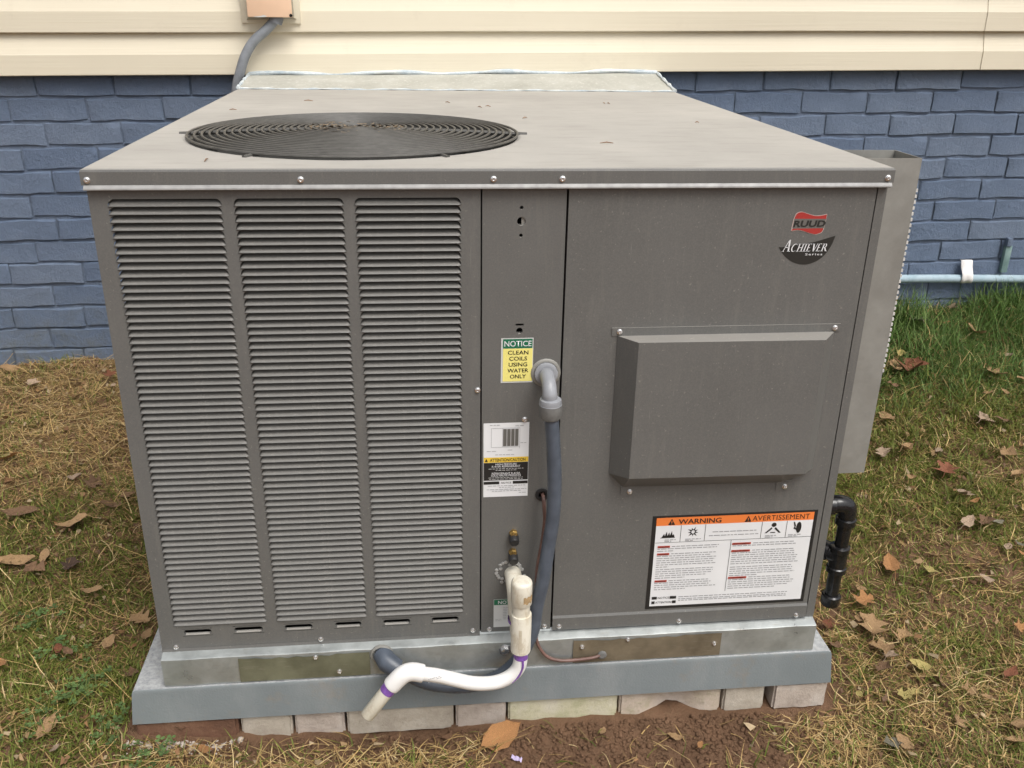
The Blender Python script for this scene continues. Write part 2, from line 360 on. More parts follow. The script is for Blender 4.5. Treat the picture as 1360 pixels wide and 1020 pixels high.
def mesh_np(name, V, faces, mat, smooth=True):
    me = bpy.data.meshes.new(name); me.vertices.add(len(V)); me.vertices.foreach_set('co', np.asarray(V, np.float32).ravel())
    n, k = faces.shape; me.loops.add(n*k); me.loops.foreach_set('vertex_index', faces.astype(np.int32).ravel())
    me.polygons.add(n); me.polygons.foreach_set('loop_start', np.arange(0, n*k, k, dtype=np.int32)); me.update(calc_edges=True)
    if smooth: me.shade_smooth()
    me.materials.append(M[mat]); return me
idx = np.arange(nx*ny).reshape(ny, nx)
F = np.stack([idx[:-1,:-1], idx[:-1,1:], idx[1:,1:], idx[1:,:-1]], -1).reshape(-1, 4)
tag(link('ground', mesh_np('ground', np.stack([X,Y,Z], -1).reshape(-1,3), F, 'soil')), kind='structure')

# ------------------------------------------------------------------ house: blue brick foundation and cream siding
TILT = .0138; BY = 1.47
house = thing('house', 'house wall of cream lap siding above a blue painted brick foundation', 'house')
house.rotation_euler = (0, -math.atan(TILT), 0)
found = MB().box(-3.4, 3.9, BY+.0066, BY+.25, -.6, 1.035).build('foundation_wall', 'bm', house)
CP, BL = .0687, .212
def brick_mesh(i):
    rr = random.Random(100+i); mb = MB(); W, H = BL-.0035, CP-.0052; nxb, nzb = 9, 5; vs = []
    cr = .004
    for j in range(nzb+1):
        for k in range(nxb+1):
            u, v = k/nxb, j/nzb; e = min(k, nxb-k, 99); f = min(j, nzb-j)
            dep = -.0012*math.sin(3*u*math.pi+i)+rr.uniform(-.0009,.0009)
            if e == 0 or f == 0: dep = (.0088 if f == 0 else .0036)+rr.uniform(-.003,.0012)
            uu = u if e == 0 or e == nxb else u
            x = -W/2+W*u; z = -H/2+H*v
            if e == 1 or k == nxb-1: x = (-W/2+.005 if k == 1 else W/2-.005 if k == nxb-1 else x)
            if f == 1: z = (-H/2+.0032 if j == 1 else H/2-.0045)
            z += .0016*math.sin(2.2*u*math.pi+i*1.7)+rr.uniform(-.0012,.0012); x += rr.uniform(-.0012,.0012)
            vs.append((x, dep, z))
    n = nxb+1; fs = [(j*n+k, j*n+k+1, (j+1)*n+k+1, (j+1)*n+k) for j in range(nzb) for k in range(nxb)]
    mb.add(vs, fs); return mb
bmb = [brick_mesh(i) for i in range(7)]; bme = [b.mesh('brick', 'bb', True) for b in bmb]
rest = MB()
for c in range(18):
    zc = 1.0065-CP*c; off = (c % 2)*.5*BL + random.uniform(-.03,.03)
    for k in range(-17, 20):
        x = k*BL+off; vis = zc > .03 and zc < 1.01 and (-1.55 < x < -.42 or .52 < x < 2.05)
        i = random.randrange(7); sx = random.uniform(.985,1.0); dz = random.uniform(-.0022,.0022); dy = random.uniform(-.0022,.0022)
        if vis:
            o = link('brick', bme[i], found); o.location = (x, BY+dy, zc+dz); o.rotation_euler = (0, random.uniform(-.013,.013), 0); o.scale = (sx*random.choice((1,-1)),1,1)
        elif -3.4 < x < 3.9:
            rest.add([(v[0]+x, v[1]+BY+dy, v[2]+zc+dz) for v in bmb[i].v], bmb[i].f)
tag(rest.build('brick_courses', 'bb', found, True), kind='stuff')
sd = MB().box(-3.4, 3.9, BY+.02, BY+.24, 1.032, 2.75).build('siding', 'siding', house)
SY, SP = 1.437, .1115                                        # face of the lowest board, exposure
for i in range(15):
    z = 1.033+i*SP; j = 1.60+(0.012 if i == 0 else 0.002)+(0 if i < 2 else .9*((i*37) % 10/10-.5))
    for a, b, dy in ((-3.4, j+.02, 0), (j, 3.9, -.0022)):
        prof = [(SY+.016, z+.0015), (SY+.001, z), (SY, z+.002), (SY+.0008, z+.054), (SY+.0025, z+.059), (SY+.0145, z+.104), (SY+.0165, z+.114), (SY+.022, z+.125)]
        mb = MB(); n = 40; vs = []
        for k in range(n+1):
            x = a+(b-a)*k/n; wv = .0016*math.sin(x*1.7+i)+.0008*math.sin(x*5.1+i*2)
            vs += [(x, y+dy+wv*.5, zz+wv*.5) for y, zz in prof]
        m = len(prof); mb.add(vs, [(k*m+q, (k+1)*m+q, (k+1)*m+q+1, k*m+q+1) for k in range(n) for q in range(m-1)])
        mb.add([(b if dy == 0 else a, y+dy, zz) for y, zz in prof] + [(b if dy == 0 else a, SY+.03, z+.1)], [tuple(range(m))])
        so_ = mb.build('siding_board', 'siding', sd, True); so_.data.set_sharp_from_angle(angle=R(7))

# ------------------------------------------------------------------ slab and the bricks under it
px0, px1 = -.651, .632
mb = MB(); vs = []
for e, z in ((.0085,.024),(.008,.026),(.001,.090),(-.001,.095),(-.006,.097)):
    vs += [(px0-e,-.0165-e*.3,z),(px1+e,-.0165-e*.3,z),(px1+e,1.36+e,z),(px0-e,1.36+e,z)]
fs = [(i*4+k, i*4+(k+1)%4, (i+1)*4+(k+1)%4, (i+1)*4+k) for i in range(4) for k in range(4)]+[(16,17,18,19),(3,2,1,0)]
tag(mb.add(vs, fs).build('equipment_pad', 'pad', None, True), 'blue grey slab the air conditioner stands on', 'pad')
BX = [-.6594,-.4759,-.3799,-.2852,-.0843,.0138,.2275,.4308,.5292,.641]
BI = [('brickred','reddish brown brick at the left front corner under the grey slab'),
      ('buff1','buff brick right beside the reddish brown brick under the slab'),
      ('buff2','short buff brick left of the brick behind the open pipe end'),
      ('buff1','buff brick behind the open end of the white drain pipe'),
      ('buff2','short greyish brick left of the algae stained brick'),
      ('buffg','pale brick with yellow green algae stain under the slab centre'),
      ('buffp','chipped pinkish brick with moss, bottom edge broken away'),
      ('buff1','small plain buff brick next to the gap under the slab'),
      ('buff2','buff brick with red chip at the right front corner under the slab')]
for i, (mk, lab) in enumerate(BI):
    x0, x1 = BX[i]+.0025, BX[i+1]-.0025
    if i == 7: x1 -= .012
    bm = bmesh.new(); bmesh.ops.create_cube(bm, size=1)
    y0 = -.0145 if i in (0,8) else -.012+random.uniform(-.003,.003)
    for v in bm.verts: v.co = Vector(((x0+x1)/2+v.co.x*(x1-x0), y0+.05+v.co.y*.1, -.0085+v.co.z*.063))
    bmesh.ops.subdivide_edges(bm, edges=[e for e in bm.edges if abs(e.verts[0].co.x-e.verts[1].co.x) > .05], cuts=9)
    bmesh.ops.subdivide_edges(bm, edges=[e for e in bm.edges if abs(e.verts[0].co.z-e.verts[1].co.z) > .05], cuts=4)
    bmesh.ops.bevel(bm, geom=[e for e in bm.edges if len(e.link_faces) == 2 and e.calc_face_angle(0) > .5], offset=.004, segments=2, affect='EDGES')
    rr = random.Random(i)
    for v in bm.verts:
        x, y, z = v.co; n1 = math.sin(x*90+i)*.0008+rr.uniform(-.0006,.0006)
        v.co.y += n1; v.co.x += rr.uniform(-.0006,.0006)
        if i == 6 and z < .012:                              # broken lower edge
            t = max(0, 1-abs((x-.335)/.055)); v.co.y += .03*t*(1 if y < .03 else 0); v.co.z += .012*t if z < -.01 else .004*t
        elif z < .02: v.co.z += rr.uniform(-.0008,.0008)
    me = bpy.data.meshes.new('brick'); bm.to_mesh(me); bm.free(); me.materials.append(M[mk]); me.shade_smooth(); me.set_sharp_from_angle(angle=R(40))
    tag(link('brick', me), lab, 'brick', 'bricks levelling the slab')

# ------------------------------------------------------------------ the packaged air conditioner
ac = thing('air_conditioner', 'dark grey packaged air conditioner with louvered front and round top fan', 'air conditioner')
W2 = .6; FY = .008; D = 1.264
screw_mb = MB().lathe([(.0048,0),(.0048,-.0008),(.0038,-.0012),(.0036,-.0032),(.0030,-.0036),(.0020,-.0036),(.0014,-.0022)], (0,0,0), (0,1,0), 10)
screw_me = screw_mb.mesh('screw', 'screw', True)
def screw(x, z, y=FY, parent=ac):
    o = link('screw', screw_me, parent); o.location = (x, y, z); o.rotation_euler = (0, random.uniform(0,1), 0); return o
# lid
FC, FR = (-.236,.372), .298
mb = MB(); circ = [(FC[0]+FR*math.cos(2*math.pi*k/96), FC[1]+FR*math.sin(2*math.pi*k/96)) for k in range(96)]
ring_rect(mb, circ, (-W2+.004, W2-.004, .004, D-.004), lambda x, y: (x, y, 1.0))
loops = [(-.004,1.0),(-.0012,.9988),(0,.996),(0,.9772),(-.006,.9770)]
vs = []
for e, z in loops: vs += [(-W2-e,-e,z),(W2+e,-e,z),(W2+e,D+e,z),(-W2-e,D+e,z)]
mb.add(vs, [((i+1)*4+k, (i+1)*4+(k+1)%4, i*4+(k+1)%4, i*4+k) for i in range(len(loops)-1) for k in range(4)])
n = 96; vs = []
for r, z in ((FR,1.0),(FR-.006,.9985),(FR-.010,.992),(FR-.012,.93),(FR-.012,.88)):
    vs += [(FC[0]+r*math.cos(2*math.pi*k/n), FC[1]+r*math.sin(2*math.pi*k/n), z) for k in range(n)]
mb.add(vs, [(i*n+k, i*n+(k+1)%n, (i+1)*n+(k+1)%n, (i+1)*n+k) for i in range(4) for k in range(n)])
lid = mb.build('lid', 'cab', ac)
bm = bmesh.new(); bm.from_mesh(lid.data); bmesh.ops.remove_doubles(bm, verts=bm.verts, dist=1e-5); bmesh.ops.recalc_face_normals(bm, faces=bm.faces); bm.to_mesh(lid.data); bm.free()
for x in (-.591,-.296,-.0177,.0846,.5895): screw(x, .9845, 0, lid)
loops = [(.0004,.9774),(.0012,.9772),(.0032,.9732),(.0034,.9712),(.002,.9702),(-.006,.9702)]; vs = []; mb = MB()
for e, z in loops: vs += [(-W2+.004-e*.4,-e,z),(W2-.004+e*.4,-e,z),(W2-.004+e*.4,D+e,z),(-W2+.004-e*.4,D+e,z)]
mb.add(vs, [((i+1)*4+k, (i+1)*4+(k+1)%4, i*4+(k+1)%4, i*4+k) for i in range(len(loops)-1) for k in range(4)]).build('drip_edge', simple('lit_tone_drip_edge', L3(.30,.298,.292), .45, .1, .2, 60), lid)  # paler grey puts the light caught by the sloped lip into its colour
# fan guard: concentric wires on spokes, slightly domed, plus motor cap
guard = MB().lathe([(.075,-.004),(.075,.0),(.06,.004),(.0,.006)], (FC[0],FC[1],.998), (0,0,1), 32).build('fan_guard', simple('debris_covered_cap', L3(.2,.15,.095), .9, 0, .7, 160, 1, 160), ac, True)
def dome(r): return .001+.009*(1-(r/FR)**2)
NR = 23
for i in range(NR):
    r = .014+(FR-.006-.014)*i/(NR-1); z = 1+dome(min(r,FR))
    pts = [(FC[0]+r*math.cos(2*math.pi*k/72), FC[1]+r*math.sin(2*math.pi*k/72), z+.0028) for k in range(72)]
    MB().tube(pts, .0023, 6, closed=True).build('ring_wire', 'guard', guard, True)
for a in (0, 60, 120, 180, 240, 300):
    ca, sa = math.cos(R(a)), math.sin(R(a)); pts = []
    for k in range(9):
        r = .05+(FR+.013-.05)*k/8; pts.append((FC[0]+r*ca, FC[1]+r*sa, 1+dome(min(r,FR))-.001))
    MB().tube(pts, .0036, 8).build('spoke', 'guard', guard, True)
fanp = MB().lathe([(.05,-.05),(.06,0),(.05,.02),(.02,.03)], (FC[0],FC[1],.9), (0,0,1), 24).build('fan', 'inner', ac, True)
for a in range(3):
    mb = MB(); vs = []
    for k in range(7):
        for j in range(5):
            r = .05+.23*k/6; an = R(120*a)+(.15+.8*j/4)*(.6+.4*k/6); vs.append((FC[0]+r*math.cos(an), FC[1]+r*math.sin(an), .885+.018*(j-2)))
    mb.add(vs, [(k*5+j,(k+1)*5+j,(k+1)*5+j+1,k*5+j+1) for k in range(6) for j in range(4)]).build('fan_blade', 'inner', fanp, True)
# debris caught on the guard centre and on the lid
mb = MB(); rr = random.Random(5)
for k in range(300):
    a = rr.uniform(0,6.28); r = .085*rr.random()**.6; x, y = FC[0]+r*math.cos(a), FC[1]+.0+r*math.sin(a); z = 1.0005+dome(r)+rr.uniform(-.001,.003)
    l, b, q = rr.uniform(.003,.010), rr.uniform(.001,.003), rr.uniform(0,3.14); c, s = math.cos(q), math.sin(q)
    mb.quad((x-c*l-s*b,y-s*l+c*b,z),(x+c*l-s*b,y+s*l+c*b,z+.001),(x+c*l+s*b,y+s*l-c*b,z+.0015),(x-c*l+s*b,y-s*l-c*b,z+rr.uniform(0,.003)))
tag(mb.build('leaf_debris', leafmat('debris', L3(.21,.155,.10))), 'tan shreds of dead leaf on the centre of the fan guard', 'debris', kind='stuff')
mb = MB()
for x, y in ((-.52,.75),(-.38,.95),(-.05,.93),(.02,.83),(.04,.845),(.33,.93),(.34,.925),(.1,.62),(-.44,.07),(.2,.25),(.45,.55)):
    q = rr.uniform(0,3.14); l = rr.uniform(.004,.012); c, s = math.cos(q), math.sin(q); mb.tube([(x-c*l,y-s*l,1.0015),(x,y,1.003),(x+c*l,y+s*l,1.0015)], [.0006,.0012,.0005], 5)
tag(mb.build('twig_debris', 'leaf_b'), 'few tiny twig bits scattered on the dusty lid', 'debris', kind='stuff')
# cabinet box behind the front panels
CX = W2-.0036; ZB, ZT = .161, .9705
sides = MB()
sides.quad((CX,FY+.0525,ZB),(CX,D-.01,ZB),(CX,D-.01,ZT),(CX,FY+.0525,ZT)).build('side_panel', 'cab', ac)
MB().rect(-CX, CX, ZB, ZT, D-.01).build('back_panel', 'cab', ac)
MB().box(-CX, CX, FY+.02, D-.012, ZB-.004, ZB+.002).build('base_pan', 'inner', ac)
# louvers
LP, LD, LO = .01162, .0165, .0112
def louver_mesh(w):
    mb = MB(); n = 28; vs = []; q = 6
    for k in range(n+1):
        x = -w/2+w*k/n
        if k in (1,2,3): x = -w/2+(.0018,.0042,.0075)[k-1]
        if k in (n-1,n-2,n-3): x = w/2-(.0018,.0042,.0075)[n-1-k]
        e = min(x+w/2, w/2-x); s = math.sqrt(min(1, e/.008)*(2-min(1, e/.008))) if e < .008 else 1.0
        vs += [(x, 0, -.0004), (x, -.0020*s, 0.0001), (x, -.0029*s, .0009*s+.0001), (x, -.0024*s, .0019*s+.0001)]
        for j in range(1, q): t = j/(q-1); vs.append((x, (LD*(t**1.05))*s-.0018*s*(1-t), .0023*s+.0079*s*t))
        vs += [(x, 0, LO*s), (x, 0, LP-.0004)]
    m = 4+(q-1)+2
    for k in range(n):
        for j in range(m-1):
            if j == m-3: continue                      # the open gap
            mb.f.append((k*m+j, (k+1)*m+j, (k+1)*m+j+1, k*m+j+1))
    mb.v = vs; return mb
LX = [(-.5715,-.4115),(-.3955,-.2370),(-.2225,-.0650)]; ZL0 = .2130
holes = [(a, b, ZL0-.0004, ZL0+64*LP-.0004) for a, b in LX]
SL = [(-.5559,-.5083),(-.4696,-.42),(-.3824,-.3338),(-.2943,-.2478),(-.2094,-.1611),(-.1234,-.0746)]; sz = .1975
srect = [(a-.002, b+.002, sz-.008, sz+.008) for a, b in SL]
mb = MB(); sheet(mb, -CX, -.0362, ZB-.003, ZT, FY, holes+srect, .0)
mb.quad((-CX,FY,ZB-.003),(-CX,FY+.03,ZB-.003),(-CX,FY+.03,ZT),(-CX,FY,ZT)); mb.quad((-.0362,FY,ZB),(-.0362,FY+.02,ZB),(-.0362,FY+.02,ZT),(-.0362,FY,ZT))
mb.add([(-CX,FY-.0022,ZB-.003),(-.0362,FY-.0022,ZB-.003),(-.0362,FY-.0006,ZB+.004),(-CX,FY-.0006,ZB+.004)],[(0,1,2,3)])
lp = mb.build('louvered_panel', 'cab', ac)
for a, b in LX:
    me = louver_mesh(b-a).mesh('louver', 'cablouver', True)
    for i in range(64):
        o = link('louver', me, lp); o.location = ((a+b)/2, FY, ZL0+i*LP)
for (a, b), rc in zip(SL, srect):
    mb = MB(); st = stadium((a+b)/2, sz, b-a, .0105); ring_rect(mb, st, rc, lambda x, z: (x, FY, z)); k = len(st)
    mb.add([(p[0],FY,p[1]) for p in st]+[(p[0],FY+.007,p[1]) for p in st], [(i,(i+1)%k,k+(i+1)%k,k+i) for i in range(k)])
    mb.build('drain_slot', 'cab', lp)
for x, z in ((-.5722,.1677),(-.3213,.1685),(-.0489,.1704),(-.0405,.645)): screw(x, z, FY, lp)
# left side: louvered too, so daylight shows through the corner gap
mb = MB(); sh = [(.04,.20,ZL0-.0014,ZL0+64*LP-.0014),(.22,.38,ZL0-.0014,ZL0+64*LP-.0014)]
t = MB(); sheet(t, .038, D-.01, ZB, ZT, 0, sh, 0); mb.add([(-CX, v[0], v[2]) for v in t.v], t.f)
lsp = mb.build('louvered_side_panel', 'cab', ac)
t = MB()
for s in sh:
    lm = louver_mesh(s[1]-s[0])
    for i in range(64): t.add([(v[1]-CX, (s[0]+s[1])/2-v[0], v[2]+ZL0+i*LP) for v in lm.v], lm.f)
tag(t.build('side_louvers', 'cab', lsp, True), kind='stuff')
coil = MB().rect(-.505, -.04, ZB, ZT, .075).quad((-.505,.075,ZB),(-.505,1.1,ZB),(-.505,1.1,ZT),(-.505,.075,ZT))
coil.build('condenser_coil', 'coil', ac)
MB().quad((-.037,.02,ZB),(-.037,1.1,ZB),(-.037,1.1,ZT),(-.037,.02,ZT)).build('partition', 'inner', ac)
# service panel with knock-outs
kh = [(.0256,.9403,.0028),(.0256,.9195,.0066),(.0253,.8979,.0028),(.0259,.7447,.0052),(.0704,.4468,.0105)]
hr = [(x-r-.002, x+r+.002, z-r-.002, z+r+.002) for x, z, r in kh]; slot = (.0195,.0325,.7535,.7565)
mb = MB(); sheet(mb, -.0336, .0935, .164, ZT, FY+.0012, hr+[slot], .02); sp = mb.build('service_panel', 'cab', ac)
for (x, z, r), rc in zip(kh, hr):
    mb = MB(); st = disc(x, z, r, 24); ring_rect(mb, st, rc, lambda a, b: (a, FY+.0012, b)); k = 24
    mb.add([(p[0],FY+.0012,p[1]) for p in st]+[(p[0],FY+.012,p[1]) for p in st], [(i,(i+1)%k,k+(i+1)%k,k+i) for i in range(k)])
    mb.build('knockout_hole', 'cab', sp)
MB().quad((.026,FY+.004,.913),(.034,FY+.004,.913),(.034,FY+.004,.926),(.026,FY+.004,.926)).build('latch_tongue', 'galvdull', sp)
for x, z in ((-.0186,.1701),(.0824,.1704),(.0375,.5895)): screw(x, z, FY+.0012, sp)
for x, z in ((.0222,.3725),(.0215,.3340)):
    v = MB().lathe([(.0075,.0),(.0075,-.006),(.0062,-.008),(.0062,-.012)], (x,FY+.0012,z), (0,1,0), 6).build('service_valve', 'brass', sp)
    MB().lathe([(.0082,-.006),(.0088,-.008),(.0088,-.018),(.0076,-.021),(.001,-.0215)], (x,FY+.0012,z-.0035), (0,1,.25), 14).build('valve_cap', 'rub', v, True)
# access panel with flue hood
mb = MB(); sheet(mb, .0968, .5795, .193, ZT, FY, (), .02)
mb.quad((.0968,FY-.0026,.1885),(.5795,FY-.0026,.1885),(.5795,FY,.193),(.0968,FY,.193)); mb.quad((.0968,FY-.0026,.163),(.5795,FY-.0026,.163),(.5795,FY-.0026,.1885),(.0968,FY-.0026,.1885))
mb.quad((.0968,FY-.0026,.163),(.0968,FY+.01,.163),(.5795,FY+.01,.163),(.5795,FY-.0026,.163)); mb.quad((.0968,FY-.0026,.163),(.0968,FY-.0026,.1885),(.0968,FY+.01,.1885),(.0968,FY+.01,.163))
apn = mb.build('access_panel', 'cab', ac)
for x, z in ((.1089,.1712),(.3342,.1690),(.5600,.1685)): screw(x, z, FY-.0026, apn)
mb = MB(); sheet(mb, .5817, CX, ZB, ZT, FY+.0006, (), .05); mb.build('corner_post', 'cab', ac)
hy0, hy1 = FY-.0012, -.030
mb = MB(); B = [(.1842,.4844),(.547,.4800),(.547,.7335),(.1842,.7335)]; T = [(.2105,.4925),(.5165,.4895),(.5165,.7325),(.2105,.7345)]
vs = [(x,hy0,z) for x, z in B]+[(x,hy1,z) for x, z in T]+[(.2105,hy0,.457),(.494,hy0,.4545)]
mb.add(vs, [(4,5,6,7),(0,4,7,3),(5,1,2,6),(7,6,2,3),(8,9,5,4),(0,8,4),(9,1,5)])
hood = mb.build('flue_hood', 'cabhood', apn)
MB().box(.1745, .5555, FY-.0014, FY-.0004, .7335, .7470).build('hood_flange', 'cab', apn)
MB().box(.207,.237,FY-.0014,FY-.0004,.439,.458).build('hood_tab', 'cab', apn); MB().box(.485,.513,FY-.0014,FY-.0004,.438,.457).build('hood_tab', 'cab', apn)
for x, z in ((.187,.7405),(.5465,.7400),(.2228,.4470),(.5010,.4460)): screw(x, z, FY-.0014, hood)
# side hood of dull sheet on the right flank
sx, y0, y1, z0, z1 = .696, .1, .19, .416, .9985
mb = MB(); mb.quad((CX,y0,z0),(sx,y0,z0),(sx,y0,z1),(CX,y0,z1)).quad((sx,y0,z0),(sx,y1,z0),(sx,y1,z1),(sx,y0,z1)).quad((sx,y1,z0),(CX,y1,z0),(CX,y1,z1),(sx,y1,z1))
sh_ = mb.build('side_duct', 'galvdull', ac)
sm_ = sh_.modifiers.new('sheet_thickness', 'SOLIDIFY'); sm_.thickness = .0016; sm_.offset = 0
mb = MB()
for k in range(34):
    z = .62+k*.0098; mb.box(sx-.0005, sx+.0028, y0-.0012, y0+.006, z, z+.0052)
tag(mb.build('perforated_edge', simple('bright_cut_zinc', L3(.62,.62,.60), .4, .2), sh_), kind='stuff')
# base rail of galvanised steel
mb = MB(); RX = .5956; prof = [(FY+.004,.165),(FY+.001,.1600),(-.0085,.1555),(-.0108,.1542),(-.0112,.152),(-.0112,.0985),(-.008,.0975)]
m = len(prof); n = 60; vs = []
for k in range(n+1):
    x = -RX+2*RX*k/n; wv = .0006*math.sin(x*31)+.0004*math.sin(x*77); vs += [(x, y-wv*(1 if j > 1 else 0), z) for j, (y, z) in enumerate(prof)]
mb.add(vs, [(k*m+j+1, (k+1)*m+j+1, (k+1)*m+j, k*m+j) for k in range(n) for j in range(m-1)])
for s in (-1, 1): mb.quad((s*RX,-.0112,.0985),(s*RX,D,.0985),(s*RX,D,.165),(s*RX,-.0112,.1535))
rail = mb.build('base_rail', 'galv', ac, True)
def face_plate(x0, x1, mat):
    n = 16; mb = MB(); vs = []
    for k in range(n+1):
        x = x0+(x1-x0)*k/n; t = .004*abs(math.sin(k*1.3))*(1 if 2 < k < 12 else .3)
        vs += [(x, -.0128, .1005), (x, -.0130, .126), (x, -.0128, .1515-t)]
    mb.add(vs, [(k*3+j, (k+1)*3+j, (k+1)*3+j+1, k*3+j+1) for k in range(n) for j in range(2)]); return mb.build('rail_face_plate', mat, rail, True)
face_plate(-.464,-.235,'olive'); face_plate(.134,.413,'brown')  # thin plates tint two stretches of the rail face olive and brown
for x, z in ((-.33,.146),(-.29,.112),(.15,.137),(.40,.128),(.235,.148)): screw(x, z, -.0129, rail)
bo = MB().lathe([(.012,0),(.012,-.0015),(.0075,-.0016),(.0075,-.007),(.003,-.0075)], (.0085,-.0115,.1385), (0,1,0), 6).build('ground_lug', 'screw', rail)
# flashing that closes the duct between unit and wall
mb = MB(); A = [(-.598,1.262,1.001),(.598,1.262,1.001),(.586,1.440,1.0395),(-.594,1.440,1.0235)]
n = 30; vs = []
for j in range(5):
    for k in range(n+1):
        u, v = k/n, j/4; p = [(A[0][i]*(1-u)+A[1][i]*u)*(1-v)+(A[3][i]*(1-u)+A[2][i]*u)*v for i in range(3)]; p[2] += .003*math.sin(9*u+2*v)*math.sin(math.pi*v)
        vs.append(p)
m = n+1; mb.add(vs, [(j*m+k, j*m+k+1, (j+1)*m+k+1, (j+1)*m+k) for j in range(4) for k in range(n)])
mb.add([A[0],A[3],(-.594,1.46,.4),(-.598,1.262,.4)],[(0,1,2,3)]).add([A[1],A[2],(.586,1.46,.4),(.598,1.262,.4)],[(3,2,1,0)])
fls = mb.build('duct_flashing', 'flash', ac, True)
pts = [(A[3][0]*(1-t)+A[2][0]*t, 1.436+.002*math.sin(37*t), A[3][2]*(1-t)+A[2][2]*t+.003*math.sin(23*t)+.003) for t in np.linspace(0,1,60)]
MB().tube(pts, [.005+.0012*math.sin(k*.9)+.001*math.sin(k*.37) for k in range(60)], 8).build('sealant_bead', 'caulk', fls, True)
for s in (0, 1):
    a, b = Vector(A[s]), Vector(A[3-s]); MB().tube([a+(b-a)*k/10+Vector((0,0,.002)) for k in range(11)], [.004+.002*math.sin(k*2.3+s) for k in range(11)], 6).build('sealant_bead', 'caulk', fls, True)
pts = [(-.598+1.196*t, 1.262, 1.0015+.0008*math.sin(40*t)) for t in np.linspace(0,1,60)]
MB().tube(pts, [.0022+.0014*math.sin(k*2.1) for k in range(60)], 6).build('sealant_bead', 'caulk', fls, True)

# ------------------------------------------------------------------ emblems and labels on the front
def zpt(zx, zy):                                   # emblem drawing units -> panel metres
    u, v = 1000+zx/8.5, 270+zy/8.5
    return (.4466+(u-1051)*.001217+(v-283)*.00016, .9295-(v-283)*.001206)
Y1, Y2, Y3, Y4 = FY-.0004, FY-.0008, FY-.0012, FY-.0016
def curve(pts, n=6): return [(p.x, p.y) for p in spline([(a,b,0) for a, b in pts], n)]
tw = curve([(470,165),(495,118),(550,100),(620,120),(700,142),(770,140),(832,128)]); bw = curve([(795,290),(770,325),(700,345),(620,325),(560,305),(500,295),(432,305)])
em = MB(); em.poly([zpt(*p) for p in [(x-6,y-6) for x, y in tw]+[(838,122),(828,185),(800,300)]+[(x+4,y+7) for x, y in bw]+[(428,300),(455,180)]], Y1)
emb = em.build('brand_emblem', 'lpale', apn)
MB().poly([zpt(*p) for p in tw+[(826,175),(468,172)]], Y2).poly([zpt(*p) for p in [(452,282),(792,280)]+bw], Y2).build('wave_band', 'lred2', emb)
MB().poly([zpt(*p) for p in [(466,172),(826,175),(800,280),(448,282)]], Y2).build('name_band', 'lgrey', emb)
x0, z0 = zpt(632, 228); lettering('RUUD', x0, z0, Y3, .0098, 'ldk', emb, .0525, .17, .12)
cre = [(290,485)]+curve([(300,505),(350,580),(440,655),(560,690),(680,672),(800,600),(890,480),(938,365)])+[(700,435),(330,490)]
ser = MB().poly([zpt(*p) for p in cre], Y1).build('series_emblem', 'ldk', apn)
def serif_word():
    mb = MB(); sh = .30
    def P(x, z): return (x+sh*z, z)
    def q(*p): mb.poly([P(*a) for a in p], 0)
    def bar(x0, z0, x1, z1, w): q((x0,z0),(x0+w,z0),(x1+w,z1),(x1,z1))
    def ser_(x, z, w, t=.06): q((x-w/2,z),(x+w/2,z),(x+w/2,z+t),(x-w/2,z+t))
    def stem(x, z0, z1, w=.15): bar(x, z0, x, z1, w); ser_(x+w/2, z0, w+.2); ser_(x+w/2, z1-.06, w+.2)
    x = 0
    bar(0,0,.36,1.55,.09); bar(.72,0,.34,1.55,.21); q((.16,.5),(.72,.5),(.70,.59),(.19,.59)); ser_(.05,0,.34,.07); ser_(.84,0,.42,.07); x = 1.12
    n = 18                                          # C
    o = [(x+.38+.40*math.cos(a), .5+.52*math.sin(a)) for a in [R(45+270*k/n) for k in range(n+1)]]; i_ = [(x+.44+.30*math.cos(a), .5+.46*math.sin(a)) for a in [R(45+270*k/n) for k in range(n+1)]]
    for k in range(n): q(o[k], o[k+1], i_[k+1], i_[k])
    x += .86
    stem(x+.06,0,1); stem(x+.58,0,1); q((x+.15,.46),(x+.62,.46),(x+.62,.53),(x+.15,.53)); x += .94
    stem(x+.06,0,1); x += .42
    def E(x):
        stem(x+.06,0,1)
        for zz, l in ((0,.56),(.47,.42),(.94,.52)): q((x+.15,zz),(x+l,zz),(x+l,zz+.07),(x+.15,zz+.07))
        q((x+.56,0),(x+.60,.26),(x+.53,.05)); q((x+.52,1),(x+.56,.76),(x+.48,.95))
    E(x); x += .72
    bar(x+.30,0,x+.0,1,.19); bar(x+.33,0,x+.60,1,.08); ser_(x+.08,.94,.36); ser_(x+.64,.94,.28); x += .74
    E(x); x += .72
    stem(x+.06,0,1)
    o = [(x+.30+.28*math.cos(a), .73+.27*math.sin(a)) for a in [R(-90+180*k/12) for k in range(13)]]; i_ = [(x+.30+.15*math.cos(a), .73+.20*math.sin(a)) for a in [R(-90+180*k/12) for k in range(13)]]
    for k in range(12): q(o[k], o[k+1], i_[k+1], i_[k])
    q((x+.15,.46),(x+.32,.46),(x+.32,.53),(x+.15,.53)); q((x+.15,.93),(x+.32,.93),(x+.32,1),(x+.15,1)); bar(x+.62,0,x+.30,.48,.2); ser_(x+.76,0,.24)
    return mb, x+.84+.3
wmb, ww = serif_word(); ax0, az0 = zpt(330, 540); ax1, _ = zpt(845, 540); k = (ax1-ax0)/(ww-.15)
kz = .0125
wm = MB(); wm.v = [(ax0+v[0]*k, Y3, az0+v[2]*kz) for v in wmb.v]; wm.f = wmb.f; wm.build('lettering', 'lw', ser)
x0, z0 = zpt(690, 572); lettering('Series', x0, z0, Y3, .0036, 'lw', ser, .028, .03, 0, space=1.25)

